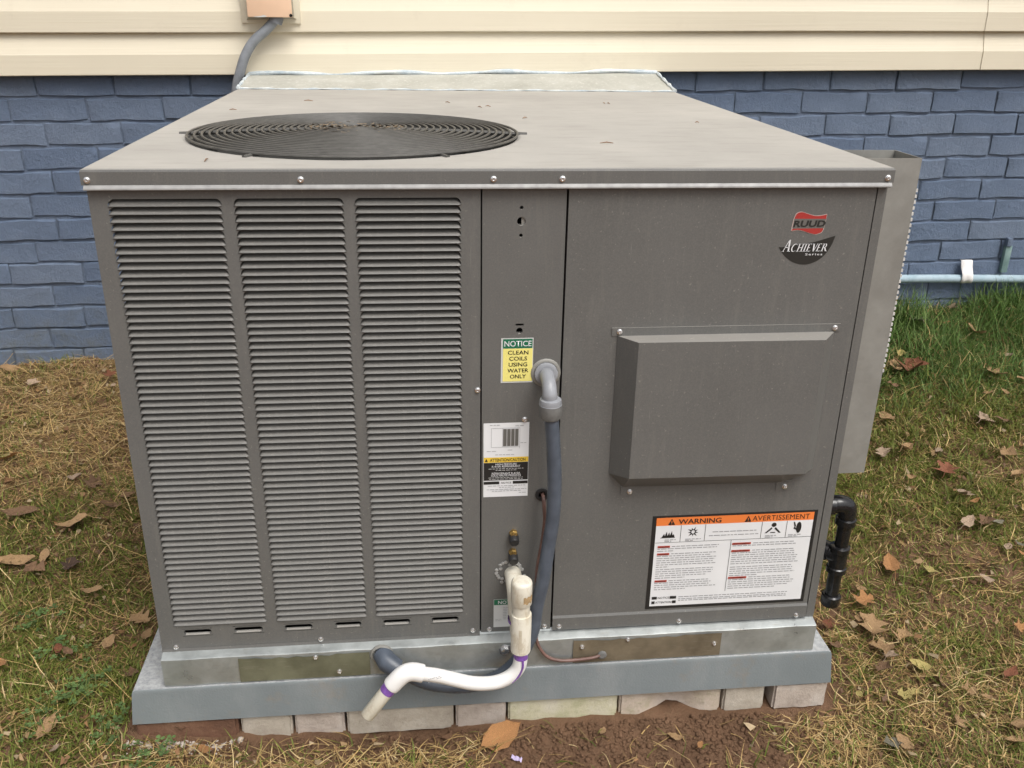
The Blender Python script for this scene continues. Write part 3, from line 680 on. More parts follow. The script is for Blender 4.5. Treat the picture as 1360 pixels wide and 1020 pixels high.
# warning label
WX0, WX1, WZ0, WZ1 = .2757, .5645, .2037, .391
wl = MB().rect(.2683, .5710, .1975, .3950, Y1).build('warning_label', 'lk', apn)
def S(s): return WX0+(WX1-WX0)*s
def T_(t): return WZ1-(WZ1-WZ0)*t
MB().rect(S(0), S(1), T_(1), T_(.087), Y2).build('label_paper', 'lw', wl)
MB().rect(S(0), S(1), T_(.087), T_(0), Y2).build('header_band', 'lor', wl)
lettering('WARNING', S(.275), T_(.047), Y3, .0098, 'lk', wl, .078, .07); lettering('AVERTISSEMENT', S(.79), T_(.044), Y3, .0105, 'lk', wl, .106, .0, space=1.06)
for s in (.095, .578):
    t = MB().poly([(S(s-.022),T_(.079)),(S(s+.022),T_(.079)),(S(s),T_(.012))], Y3).build('alert_triangle', 'lk', wl)
    MB().rect(S(s)-.0006, S(s)+.0006, T_(.060), T_(.034), Y4).rect(S(s)-.0006, S(s)+.0006, T_(.071), T_(.065), Y4).build('exclamation_mark', 'lor', t)
ln = MB(); 
def hline(s0, s1, t, th=.0007): ln.rect(S(s0), S(s1), T_(t)-th/2, T_(t)+th/2, Y3)
def vline(s, t0, t1, th=.0008): ln.rect(S(s)-th/2, S(s)+th/2, T_(t1), T_(t0), Y3)
hline(0,1,.272)
for s in (.158,.312,.672,.832): vline(s,.087,.272)
vline(.486,.272,.86); ln.build('rule', 'lk', wl)
ic = MB()                                          # pictograms
def st(s, t): return (S(s), T_(t))
ic.poly([st(.03,.222),st(.125,.222),st(.118,.205),st(.045,.207)], Y3)
for a, h in ((.05,.175),(.066,.15),(.082,.16),(.098,.145),(.11,.18)): ic.poly([st(a-.009,.208),st(a+.011,.208),st(a+.004,h)], Y3)
ic.build('pictogram', 'lk', wl); ic = MB(); c = (.236,.165)
for k in range(9):
    a = R(40*k+12); r = .042 if k % 2 else .034; ic.poly([st(c[0]+.012*math.cos(a+.5), c[1]+.022*math.sin(a+.5)), st(c[0]+r*math.cos(a), c[1]+1.45*r*math.sin(a)), st(c[0]+.012*math.cos(a-.5), c[1]+.022*math.sin(a-.5))], Y3)
ic.build('pictogram', 'lk', wl); ic = MB(); ic.poly([st(.75+.016*math.cos(a), .125+.024*math.sin(a)) for a in [R(30*k) for k in range(12)]], Y3)
ic.poly([st(.695,.215),st(.708,.215),st(.742,.168),st(.737,.150)], Y3); ic.poly([st(.80,.215),st(.787,.215),st(.755,.168),st(.762,.150)], Y3); ic.poly([st(.73,.215),st(.765,.215),st(.762,.205),st(.733,.205)], Y3)
ic.build('pictogram', 'lk', wl); ic = MB(); ic.poly([st(.912+.017*math.cos(a), .165+.062*math.sin(a)) for a in [R(24*k) for k in range(15)]], Y3); ic.poly([st(.875,.105),st(.882,.10),st(.893,.15),st(.884,.16)], Y3); ic.poly([st(.885,.15),st(.878,.175),st(.9,.195),st(.9,.185)], Y3)
ic.build('pictogram', 'lk', wl)
fp = MB(); rr = random.Random(3)
def para(s0, s1, t0, nl, dt=.0245, first=0, last=.5):
    for i in range(nl):
        s = s0+(first if i == 0 else 0); e = s1-rr.uniform(0,.06) if i < nl-1 else s0+(s1-s0)*last
        while s < e:
            l = rr.uniform(.012,.04); t = t0+i*dt; fp.rect(S(s), S(min(s+l,e)), T_(t)-.0008, T_(t)+.0008, Y3); s += l+.006
for s0, s1 in ((.06,.145),(.19,.29),(.70,.80),(.85,.975)): para(s0, s1, .243, 2, .016)
para(.36,.64,.175,1,last=1); para(.34,.66,.215,1,last=1)
para(.02,.44,.318,3,first=.09,last=.25); para(.02,.42,.400,7,first=.09,last=.2); para(.02,.40,.575,5); para(.02,.42,.708,5,first=.09)
para(.50,.93,.318,2,first=.13,last=.95); para(.50,.95,.400,7,first=.13,last=.98); para(.50,.95,.585,5,last=.4); para(.50,.94,.708,6,first=.13,last=.7)
para(.185,.93,.902,2,last=.95); para(.185,.90,.945,1,last=1)
fp.build('fine_print', 'lgy', wl)
for t in (.318,.400,.708):
    a = MB().rect(S(.02), S(.098), T_(t)-.0022, T_(t)+.0022, Y4).build('alert_strip', 'lred', wl); lettering('WARNING', S(.059), T_(t), Y4-.0004, .0025, 'lk', wl, .018, .02)
    a = MB().rect(S(.495), S(.615), T_(t)-.0022, T_(t)+.0022, Y4).build('alert_strip', 'lred', wl); lettering('AVERTISSEMENT', S(.555), T_(t), Y4-.0004, .0025, 'lk', wl, .030, .02)
nb = MB()
for t in (.905,.958): nb.rect(S(.012), S(.045 if t < .95 else .033), T_(t)-.003, T_(t)+.003, Y3).rect(S(.128 if t < .95 else .146), S(.17), T_(t)-.003, T_(t)+.003, Y3)
nb.build('notice_bar', 'lk', wl)
lettering('NOTICE', S(.087), T_(.905), Y3, .0042, 'lk', wl, .021, .03); lettering('ATTENTION', S(.09), T_(.958), Y3, .0042, 'lk', wl, .030, .03)

# yellow "clean coils" notice
YS = FY+.0012; N1, N2, N3 = YS-.0004, YS-.0008, YS-.0012
nl = MB().rect(-.0030, .0488, .6560, .7328, N1).build('coil_notice', 'lfaded', sp)
MB().rect(.0000, .0472, .7155, .7312, N2).build('header_band', 'lgr', nl)
MB().rect(.0000, .0478, .6585, .7150, N2).build('label_paper', 'ly', nl)
lettering('NOTICE', .0236, .7234, N3, .0095, 'lw', nl, .0435, .035)
for i, (t, wd) in enumerate((('CLEAN',.033),('COILS',.029),('USING',.030),('WATER',.034),('ONLY',.026))): lettering(t, .0245, .7083-i*.0103, N3, .0068, 'lk', nl, wd, .06)
# refrigerant caution label
cl = MB().rect(-.0306, .0453, .4456, .5845, N1).build('caution_label', 'lw', sp)
MB().rect(-.0300, .0450, .5116, .5212, N2).build('header_band', 'lamb', cl)
MB().rect(-.0300, .0448, .4775, .5112, N2).build('black_band', 'lk', cl)
MB().rect(-.0300, -.0035, .4700, .4755, N2).rect(.0195, .0448, .4700, .4755, N2).build('notice_bar', 'lk', cl)
lettering('ATTENTION/CAUTION', .0105, .5163, N3, .0058, 'lk', cl, .060, .06)
MB().poly([(-.0285,.5135),(-.0232,.5135),(-.0258,.5190)], N3).build('alert_triangle', 'lk', cl)
for t, z, wd, h in (('HIGH PRESSURE',.5082,.036,.0036),('R-410A REFRIGERANT',.5040,.048,.0038),('RÉFRIGÉRANT R-410A',.4912,.048,.0038),('SOUS HAUTE PRESSION',.4868,.050,.0038)): lettering(t, .0075, z, N3, h, 'lw', cl, wd, .02)
lettering('NOTICE', .008, .4727, N3, .0034, 'lk', cl, .017, .02)
fp = MB(); fw = MB()
def words(m, x0, x1, z, h=.0009):
    x = x0
    while x < x1: l = rr.uniform(.003,.008); m.rect(x, min(x+l,x1), z-h/2, z+h/2, N3); x += l+.0014
for x0, x1, z in ((-.022,.037,.4997),(-.010,.026,.4968),(-.022,.036,.4828),(-.021,.036,.4800)): words(fw, x0, x1, z)
for x0, x1, z in ((-.023,.041,.4672),(-.004,.022,.4640),(-.025,.043,.4602),(-.016,.033,.4570),(.030,.043,.4530),(-.025,-.008,.5330),(.01,.018,.5345),(-.011,.021,.5262),(-.02,-.004,.5810),(.022,.036,.5790),(.031,.041,.5475)): words(fp, x0, x1, z)
fp.build('fine_print', 'lgy', cl); fw.build('fine_print', 'lfaded', cl)
ln = MB()
for a, b, c, d in ((-.0175,.0298,.5748,.5753),(-.0175,.0298,.5398,.5403),(-.0178,-.0173,.5400,.5752),(.0296,.0301,.5370,.5752),(.0012,.0016,.5400,.5750)): ln.rect(a, b, c, d, N2)
ln.build('unit_drawing', 'lgy', cl)
ln = MB()
for i in range(4): ln.rect(.0022+i*.0066, .0078+i*.0066, .5420, .5735, N3)
ln.build('coil_drawing', 'lgrey', cl)
n2 = MB().rect(-.0112, .040, .1740, .2345, N1).build('installation_notice', 'lfaded', sp)
MB().rect(-.0106, .0394, .2225, .2340, N2).build('header_band', 'lgr', n2)
lettering('NOTICE', .0145, .2282, N3, .0072, 'lw', n2, .036, .035)
fp = MB()
for i in range(8): words(fp, .006, .036, .2165-.0035*i)
words(fp, -.008, .004, .1915); words(fp, -.008, .003, .1885); fp.build('fine_print', 'lgy', n2)

# ------------------------------------------------------------------ white condensate drain pipe
dr = thing('drain_pipe', 'white plastic condensate drain trap with purple glue bands hanging from the unit', 'pipe')
yv = -.080; xv = .0276; pr, cr = .0134, .0168
MB().tube(spline([(.0223,.012,.2890),(.0223,-.018,.2890),(.0225,-.036,.284),(.0232,-.045,.268),(.024,-.048,.245)], 6), .0152, 16).build('elbow', 'pvc', dr, True)
MB().lathe([(.0150,0),(.0150,.006),(.0156,.0065),(.0156,-.001)], (.024,-.0495,.232), (0,-.15,1), 16).build('glue_band', 'purple', dr, True)
MB().tube([(.0242,-.049,.242),(.025,-.058,.218),(.0262,-.072,.205)], .0134, 14).build('branch_pipe', 'pvc', dr, True)
MB().lathe([(.0,.0462),(.0145,.0455),(.0172,.043),(.0180,.039),(.0180,.001),(.0174,0),(.013,0)], (xv,yv,.2905), (0,0,1), 24, False).build('cap', 'pvc', dr, True)
MB().lathe([(.0149,.0),(.0149,.04)], (xv,yv,.258), (0,0,1), 20).build('standpipe', 'pvc', dr, True)
MB().lathe([(.0135,.0),(.0174,.001),(.0178,.075),(.0172,.0772),(.0136,.0772)], (xv+.0006,yv,.1915), (0,0,1), 24, False).build('coupling', 'pvc', dr, True)
U = spline([(.0290,yv,.205),(.0292,yv,.178),(.0240,yv-.001,.153),(.006,yv-.002,.1345),(-.020,yv-.003,.1265),(-.055,yv-.003,.1285),(-.091,yv-.004,.1415),(-.118,yv-.004,.1510),(-.150,yv-.005,.1590)], 8)
MB().tube(U, .0122, 18).build('trap_bend', 'pvcw', dr, True)
MB().lathe([(.0124,-.002),(.0126,0),(.0126,.011),(.0124,.013)], (.0291,yv,.1785), (0,0,1), 20, False).build('glue_band', 'purple', dr, True)
rp = MB()                                            # a run of primer down the bend
q = [(.0305,yv-.0124,.180),(.0310,yv-.0126,.165),(.0262,yv-.0133,.150),(.0200,yv-.0130,.1400),(.0120,yv-.0110,.1300)]
rp.tube(spline(q,6), [.0022]*8+[.0017]*9+[.0012]*7+[.0006], 6); rp.build('glue_run', 'purple', dr, True)
E_ = spline([(-.140,yv-.005,.1575),(-.160,yv-.005,.1625),(-.176,yv-.006,.1570),(-.196,yv-.007,.1360)], 8)
MB().tube(E_, [.0150]+[.0158]*(len(E_)-2)+[.0150], 18).build('angle_elbow', 'pvcw', dr, True)
dv = (Vector((-.2405,yv-.012,.0765))-Vector((-.196,yv-.007,.136))).normalized(); a0 = Vector((-.196,yv-.007,.136))
MB().lathe([(.0129,0),(.0129,.013),(.0125,.014)], a0, dv, 18, False).build('glue_band', 'purple', dr, True)
MB().lathe([(.0124,-.01),(.0124,.071),(.0118,.072),(.0100,.072),(.0096,.04)], a0, dv, 18).build('outlet_pipe', 'pvc', dr, True)
lp_ = MB()
for i in range(4):
    z0 = .1535-.004*i; x = -.132
    while x < -.108: l = rr.uniform(.002,.005); lp_.quad((x,yv-.0166+.0006*i*i,z0+(x+.13)*.28),(x+l,yv-.0166+.0006*i*i,z0+(x+l+.13)*.28),(x+l,yv-.0164+.0006*i*i,z0+.001+(x+l+.13)*.28),(x,yv-.0164+.0006*i*i,z0+.001+(x+.13)*.28)); x += l+.0012
lp_.build('pipe_print', 'lgy', dr)
def wrap(c, r, a0, a1, z0, z1, mat, name, par):       # thin patch on a vertical cylinder
    mb = MB(); n = 8; vs = []
    for k in range(n+1):
        a = R(a0+(a1-a0)*k/n); vs += [(c[0]+r*math.sin(a), c[1]-r*math.cos(a), z0+.002*math.sin(k*1.9)), (c[0]+r*math.sin(a), c[1]-r*math.cos(a), z1+.0015*math.sin(k*2.3))]
    mb.add(vs, [(2*k,2*k+2,2*k+3,2*k+1) for k in range(n)]); return mb.build(name, mat, par, True)
wrap((xv,yv), .0183, 5, 72, .2985, .312, 'stainb', 'adhesive_stain', dr)
M['smudge'] = stone('tan_smudge', [L3(.42,.34,.23), L3(.56,.50,.39), L3(.66,.61,.5)], .1)
wrap((xv+.0006,yv), .0180, -18, -2, .212, .246, 'smudge', 'grime_smudge', dr); wrap((xv+.0006,yv), .0180, -22, 2, .205, .218, 'smudge', 'grime_smudge', dr)
pc = MB()                                             # silver putty round the pipe where it leaves the panel
for k in range(26):
    a = R(20+k*13); r = .019+rr.uniform(-.003,.008); p = (.0190+r*math.cos(a), FY+.0008, .2890+r*math.sin(a))
    pc.lathe([(.0036,0),(.003,-.0014),(.0006,-.002)], p, (rr.uniform(-.2,.2),1,rr.uniform(-.2,.2)), 7)
pc.build('sealing_putty', 'foil', dr, True)

# ------------------------------------------------------------------ flexible power conduit
fc = thing('power_conduit', 'dark flexible conduit looping down the front from a grey elbow fitting', 'conduit')
cy = -.036
MB().lathe([(.0245,0),(.0245,-.0016),(.0225,-.003),(.0195,-.003)], (.0700,YS,.6720), (0,1,0), 24, False).build('washer', 'galvdull', fc, True)
MB().lathe([(.0190,.0),(.0190,-.006),(.0165,-.0075),(.011,-.0075)], (.0700,YS-.001,.6720), (0,1,0), 20).build('lock_nut', 'fit', fc, True)
MB().tube(spline([(.0700,0,.672),(.0700,-.014,.6715),(.0702,-.028,.667),(.0705,cy-.001,.656),(.0715,cy,.640)], 7), [.0122]*6+[.0116]*16+[.0122]*7, 18).build('elbow_fitting', 'fit', fc, True)
MB().lathe([(.0122,.0200),(.0172,.0180),(.0182,.014),(.0182,.0095),(.0187,.009)], (.0724,cy,.6270), (0,0,1), 20).build('fitting_collar', 'fit', fc, True)
MB().lathe([(.0187,.0225),(.0187,.017),(.0180,.003),(.0160,-.001),(.0122,-.001)], (.0728,cy,.6130), (0,0,1), 20).build('compression_nut', 'fitdark', fc, True)
P_ = spline([(.0738,cy,.622),(.0770,cy,.590),(.0800,cy,.555),(.0838,cy,.498),(.0835,cy,.430),(.0780,cy,.375),(.0700,cy-.001,.305),(.0610,cy,.250),(.0560,cy,.205),(.0445,cy-.003,.170),(.022,cy-.005,.130),(-.012,cy-.006,.1015),(-.063,cy-.006,.0870),(-.125,cy-.005,.0950),(-.170,cy-.002,.118),(-.200,cy+.004,.1385),(-.2110,-.014,.1445),(-.2130,-.002,.1455)], 14)
n = len(P_); rad = []
for i in range(n): rad.append(.0117+(.00025 if i < n*.45 else .0009)*(i % 2))
MB().tube(P_, rad, 16).build('conduit_tube', 'flex', fc, True)
MB().tube([(-.186,cy,.1290),(-.2035,cy+.006,.1410),(-.2125,-.0125,.1450)], [.0175,.0185,.0175], 14).build('end_fitting', 'flex', fc, True)
MB().lathe([(.0205,0),(.0205,-.003),(.017,-.0045)], (-.2130,-.0125,.1455), (0,1,0), 14, False).build('washer', 'galvdull', fc, True)

# ------------------------------------------------------------------ brown control cable
cw = thing('control_cable', 'thin brown cable hanging from a round hole beside the dark conduit', 'cable')
MB().lathe([(.0118,0),(.0118,-.0022),(.0095,-.003),(.006,-.002)], (.0704,YS,.4468), (0,1,0), 20, False).build('grommet', 'rub', cw, True)
MB().tube(spline([(.0715,.02,.446),(.0715,.0,.4450),(.0725,-.006,.430),(.0740,-.006,.400),(.0700,-.006,.355),(.0640,-.006,.310),(.0625,-.007,.255),(.0630,-.008,.205),(.0635,-.014,.172),(.0690,-.018,.148),(.0850,-.019,.124),(.1100,-.019,.1130),(.1450,-.018,.1120),(.1750,-.018,.1155),(.1885,-.010,.1165)], 8), .0031, 10).build('cable_jacket', 'wire', cw, True)
MB().lathe([(.0085,0),(.0085,-.002),(.0062,-.0035),(.004,-.0035)], (.1885,-.0132,.1165), (0,1,0), 14).build('grommet', 'fitdark', cw, True)

# ------------------------------------------------------------------ black iron gas pipe
gp = thing('gas_pipe', 'black iron gas pipe drop with tee and capped leg beside the right corner', 'pipe')
gx, gy = .678, .10
MB().lathe([(.0115,0),(.0115,.05)], (.592,gy,.3480), (1,0,0), 14).build('gas_stub', 'galv', gp, True)
MB().tube(spline([(.640,gy,.348),(.660,gy,.349),(.674,gy,.343),(gx,gy,.330),(gx,gy,.312)], 6), [.0165]*3+[.0178]*18+[.0165]*4, 16).build('elbow', 'iron', gp, True)
MB().lathe([(.0195,0),(.0195,.012),(.017,.013)], (.634,gy,.348), (1,0,0), 16).build('elbow_collar', 'iron', gp, True)
MB().lathe([(.0198,0),(.0198,.012),(.017,.014)], (gx,gy,.305), (0,0,1), 16).build('elbow_collar', 'iron', gp, True)
MB().lathe([(.0134,0),(.0134,.075)], (gx,gy,.245), (0,0,1), 16).build('nipple', 'iron', gp, True)
te = MB().lathe([(.0165,-.03),(.0195,-.028),(.0195,-.018),(.0172,-.016),(.0172,.016),(.0195,.018),(.0195,.029),(.0165,.031)], (gx-.002,gy,.225), (0,0,1), 18).build('tee', 'iron', gp, True)
MB().lathe([(.0172,0),(.0172,.018),(.0200,.020),(.0200,.032),(.016,.033)], (gx-.002,gy,.232), (-.75,.65,.12), 18).build('tee_branch', 'iron', te, True)
MB().lathe([(.0134,0),(.0134,.075)], (gx-.002,gy,.135), (0,0,1), 16).build('drip_leg', 'iron', gp, True)
MB().lathe([(.012,-.004),(.0172,.0),(.0192,.004),(.0192,.022),(.0165,.025),(.0135,.025)], (gx-.002,gy,.118), (0,0,1), 18).build('pipe_cap', 'iron', gp, True)
MB().tube([(gx-.012,gy+.008,.2335),(gx-.06,gy+.06,.243),(.60,gy+.09,.246)], .0134, 12).build('supply_pipe', 'iron', gp, True)

# ------------------------------------------------------------------ electrical box and conduit on the siding
jb = thing('junction_box', 'peach painted electrical box on the siding at the top edge', 'electrical box')
MB().box(-.5725, -.4555, 1.385, 1.45, 1.1800, 1.300).build('box_body', 'bracket', jb, bevel=.002)
cv = MB().box(-.5735, -.4545, 1.379, 1.3852, 1.1775, 1.305).build('box_cover', 'peach', jb, bevel=.002)
MB().box(-.5990, -.4385, 1.4300, 1.4385, 1.1610, 1.31).build('mounting_plate', 'siding', jb, bevel=.001)
mb = MB().add([(-.5725,1.386,1.179),(-.4555,1.386,1.179),(-.4480,1.436,1.172),(-.5860,1.436,1.168)], [(0,1,2,3)]); mb.build('bottom_hub', 'bracket', jb)
MB().lathe([(.0045,0),(.0045,-.003)], (-.4575,1.379,1.1825), (0,1,0), 8).build('screw', 'iron', jb)
MB().poly([(-.560,1.1785),(-.540,1.1800),(-.530,1.1830),(-.522,1.1800),(-.524,1.1782),(-.545,1.1770)], 1.3785).build('peeling_paint', 'lfaded', cv)
jc = thing('wall_conduit', 'grey painted conduit running from the peach box down behind the unit', 'conduit')
MB().tube(spline([(-.500,1.408,1.192),(-.505,1.407,1.172),(-.530,1.405,1.145),(-.566,1.402,1.115),(-.592,1.400,1.078),(-.612,1.400,1.030),(-.626,1.402,.985),(-.640,1.408,.90),(-.648,1.412,.78)], 8), .0135, 14).build('conduit_tube', 'greypaint', jc, True)
MB().lathe([(.019,0),(.019,.018),(.0165,.022)], (-.505,1.407,1.162), (.35,.02,1), 14).build('conduit_connector', 'greypaint', jc, True)

# ------------------------------------------------------------------ pipe low on the brick wall at the right
wp = thing('wall_pipe', 'pale blue painted pipe running low along the brick wall on the right', 'pipe')
MB().tube([(x, 1.448+.001*math.sin(x*9), .391-.010*(x-1.46)+.002*math.sin(x*5)) for x in np.linspace(.9,3.2,40)], .0135, 14).build('pipe_run', 'pipewash', wp, True)
tg = MB()
pr_ = [(1.462,.452),(1.455,.450),(1.449,.432),(1.444,.424),(1.434,.408),(1.432,.392),(1.436,.378)]
n = 5; vs = []
for k in range(n+1):
    x = 1.680+.040*k/n
    vs += [(x+.01*(.452-z), y+.002*math.sin(k*1.7+z*90), z) for y, z in pr_]
m = len(pr_); tg.add(vs, [(k*m+j, k*m+j+1, (k+1)*m+j+1, (k+1)*m+j) for k in range(n) for j in range(m-1)])
o = tg.build('paper_tag', 'tag', None, True); so = o.modifiers.new('paper_thickness', 'SOLIDIFY'); so.thickness = .0012; tag(o, 'small white folded tag over the pipe on the brick wall', 'tag')
stp = thing('pipe_strap', 'short upright blue green strap on the bricks above the pipe', 'strap')
MB().box(1.828, 1.850, 1.452, 1.468, .408, .500).build('strap_body', 'strap', stp, bevel=.002)
MB().box(1.826, 1.843, 1.447, 1.466, .498, .526).build('strap_head', 'bb', stp, bevel=.002)

# ------------------------------------------------------------------ lawn: grass blades, straw, litter, soil crumbs
def blade_field(N, xr, yr, seed):
    r = np.random.default_rng(seed); x = r.uniform(*xr, N); y = r.uniform(*yr, N)
    ok = ~((np.abs(x+.009) < .662) & (y > -.030) & (y < 1.4)); return x[ok], y[ok], r
def make_blades(name, x, y, r, length, width, tilt, color, lift=.0, bend=.6):
    n = len(x); z = gz(x, y)-.003+lift; az = r.uniform(0, 2*np.pi, n); dx, dy = np.cos(az), np.sin(az); px, py = -dy, dx
    V = np.zeros((n, 7, 3), np.float32); t0 = tilt
    cx, cyy, cz = x.copy(), y.copy(), z.copy(); seg = length/3; side = r.normal(0, .35, n); ang = t0.copy()
    for k in range(4):
        wk = width*(1-.12*k)*.5
        if k < 3:
            V[:,2*k] = np.stack([cx-px*wk, cyy-py*wk, cz], -1); V[:,2*k+1] = np.stack([cx+px*wk, cyy+py*wk, cz], -1)
            cx = cx+dx*np.sin(ang)*seg; cyy = cyy+dy*np.sin(ang)*seg; cz = cz+np.cos(ang)*seg
            ang = np.clip(ang+bend*r.uniform(.1,1,n), 0, 1.95); az = az+side*r.uniform(.2,1.2,n); dx, dy = np.cos(az), np.sin(az); px, py = -dy, dx
            cz = np.maximum(cz, gz0(cx, cyy)-.002+.0015)
        else: V[:,6] = np.stack([cx, cyy, cz], -1)
    # keep the tips out of the walls and the slab
    b = np.arange(n)[:,None]*7
    F = np.concatenate([b+np.array([0,1,3]), b+np.array([0,3,2]), b+np.array([2,3,5]), b+np.array([2,5,4]), b+np.array([4,5,6])])
    V = V.reshape(-1,3); V[:,1] = np.minimum(V[:,1], BY-.004)
    inx = (np.abs(V[:,0]+.009) < .664) & (V[:,1] > -.024) & (V[:,1] < 1.4)
    bad = inx.reshape(n,7).any(1); keep = ~bad
    Fk = F.reshape(5, n, 3)[:,keep].reshape(-1,3)
    me = mesh_np(name, V, Fk, 'blade', True)
    a = me.attributes.new('tint', 'FLOAT_COLOR', 'POINT'); c4 = np.ones((n*7,4), np.float32); c4[:,:3] = np.repeat(color, 7, 0); a.data.foreach_set('color', c4.ravel())
    return link(name, me)
def pick(r, n, cols): c = np.array(cols, np.float32)[r.integers(0, len(cols), n)]; return c*r.uniform(.7,1.25,(n,1)).astype(np.float32)
GREEN = [(.120,.155,.026),(.160,.195,.036),(.092,.118,.022),(.20,.215,.048),(.155,.160,.036)]
LUSH = [(.09,.165,.038),(.125,.21,.05),(.17,.24,.075),(.07,.125,.03)]
STRAW = [(.54,.39,.18),(.45,.31,.135),(.62,.48,.25),(.36,.24,.10),(.50,.34,.145)]
BROWN = [(.24,.155,.070),(.30,.195,.085),(.18,.125,.055),(.36,.23,.105)]
def strawness(x, y):                                  # 1 = dry, 0 = green
    s = .20+.80*(vnoise(x,y,3.1,21)-.5)+.5*(vnoise(x,y,9,22)-.5)
    left = x < -.3
    s = np.where(left, s-.10+.95*sm((y-.50)/.40), s)
    right = x > .5
    s = np.where(right, s-.40*sm((y-.60)/.45)+.14*sm((.45-y)/.5), s)
    mid = (x > -.62) & (x < .7) & (y < .05)
    s = np.where(mid, .95, s); return np.clip(s, 0, 1)
def dirt(x, y):
    d = sm((x+.12)/.15)*sm((.66-x)/.22)*sm((.05-y)/.06)*sm((y+.40)/.2)
    d = np.maximum(d, .75*sm((.05-np.abs(y+.035))/.03)*sm((.62-np.abs(x))/.1))
    d = np.maximum(d, .8*sm((.055-(x-.655))/.05)*(x > .6)*sm((y+.05)/.06)*sm((.35-y)/.2))
    d = np.maximum(d, .4*sm((vnoise(x,y,4.3,31)-.64)/.12)*(x > .6)*sm((.95-y)/.2))
    return np.clip(d*(.75+.5*vnoise(x,y,14,32)), 0, 1)
XR, YR = (-1.85, 2.45), (-.55, 1.465)
# thatch lying flat
x, y, r = blade_field(200000, XR, YR, 1); s = strawness(x, y); k = r.random(len(x)) < (.22+.78*s)*(1-.97*dirt(x,y)); x, y = x[k], y[k]; n = len(x); s = strawness(x,y)
col = np.where((r.random(n) < .30+.45*s)[:,None], pick(r,n,STRAW), pick(r,n,BROWN))
tag(make_blades('dead_thatch', x, y, r, r.uniform(.015,.055,n), r.uniform(.0009,.0024,n), r.uniform(1.15,1.6,n), col, r.uniform(0,.014,n), .12), 'matted dry straw coloured thatch lying over the lawn', 'grass', kind='stuff')
# living blades
x, y, r = blade_field(340000, XR, YR, 2); s = strawness(x, y); k = r.random(len(x)) < (1.1-.95*s)*(1-.95*dirt(x,y)); x, y = x[k], y[k]; n = len(x)
lush = sm((x-.5)/.3)*sm((y-.8)/.35); col = np.where((r.random(n) < lush)[:,None], pick(r,n,LUSH), pick(r,n,GREEN)); dry = r.random(n) < .10; col[dry] = pick(r,n,STRAW)[dry]
ln_ = r.uniform(.016,.052,n)*(1+.9*lush)*(.6+.8*vnoise(x,y,11,51))
tag(make_blades('lawn_grass', x, y, r, ln_, r.uniform(.0014,.0030,n), r.uniform(.35,1.35,n), col, 0, .45), 'short uneven green grass of the lawn around the unit', 'grass', kind='stuff')
# long straws, tangled
x, y, r = blade_field(13000, XR, YR, 3); s = strawness(x, y); k = r.random(len(x)) < (.10+.6*s)*(1-.93*dirt(x,y)); x, y = x[k], y[k]; n = len(x)
tag(make_blades('loose_straw', x, y, r, r.uniform(.05,.15,n), r.uniform(.0010,.0022,n), r.uniform(1.1,1.5,n), pick(r,n,STRAW)*1.15, r.uniform(.004,.02,n), .25), 'long loose straws scattered over the lawn', 'grass', kind='stuff')
# tall grass along the wall at the right
r = np.random.default_rng(4); n = 5200; x = r.uniform(.72,2.45,n); y = 1.455-np.abs(r.normal(0,.12,n)); k = vnoise(x,y,5,41) > .33; x, y = x[k], y[k]; n = len(x)
tag(make_blades('tall_wall_grass', x, y, r, r.uniform(.06,.17,n), r.uniform(.0016,.0032,n), r.uniform(.05,.8,n), pick(r,n,LUSH), 0, .55), 'taller green grass growing along the foot of the right hand brick wall', 'grass', kind='stuff')
# crumbled leaf litter
r = np.random.default_rng(6); n = 10000; x = r.uniform(*XR,n); y = r.uniform(*YR,n); ok = ~((np.abs(x+.009) < .672) & (y > -.03)) & (r.random(n) > .93*dirt(x,y)); x, y = x[ok], y[ok]; n = len(x)
sz_ = r.uniform(.002,.0065,n)*np.where(r.random(n) < .15, 1.7, 1); az = r.uniform(0,6.28,n); z = gz(x,y)+r.uniform(.002,.018,n)
V = np.zeros((n,4,3)); asp = r.uniform(.35,.9,n)
for k, (a, b) in enumerate(((-1,-1),(1,-1),(1,1),(-1,1))):
    u = a*sz_*r.uniform(.6,1.1,n); v = b*sz_*asp*r.uniform(.5,1.1,n); V[:,k] = np.stack([x+np.cos(az)*u-np.sin(az)*v, y+np.sin(az)*u+np.cos(az)*v, z+r.uniform(-.006,.008,n)*1], -1)
V[...,1] = np.minimum(V[...,1], BY-.005)
me = mesh_np('leaf_litter', V.reshape(-1,3), np.arange(n*4).reshape(n,4), 'blade', False); a = me.attributes.new('tint','FLOAT_COLOR','POINT'); c4 = np.ones((n*4,4), np.float32)
c4[:,:3] = np.repeat(pick(r,n,[(.30,.17,.08),(.22,.12,.06),(.38,.25,.13),(.15,.085,.05),(.42,.32,.2)]), 4, 0); a.data.foreach_set('color', c4.ravel())
tag(link('leaf_litter', me), 'small crumbled brown leaf bits all over the ground', 'leaf litter', kind='stuff')
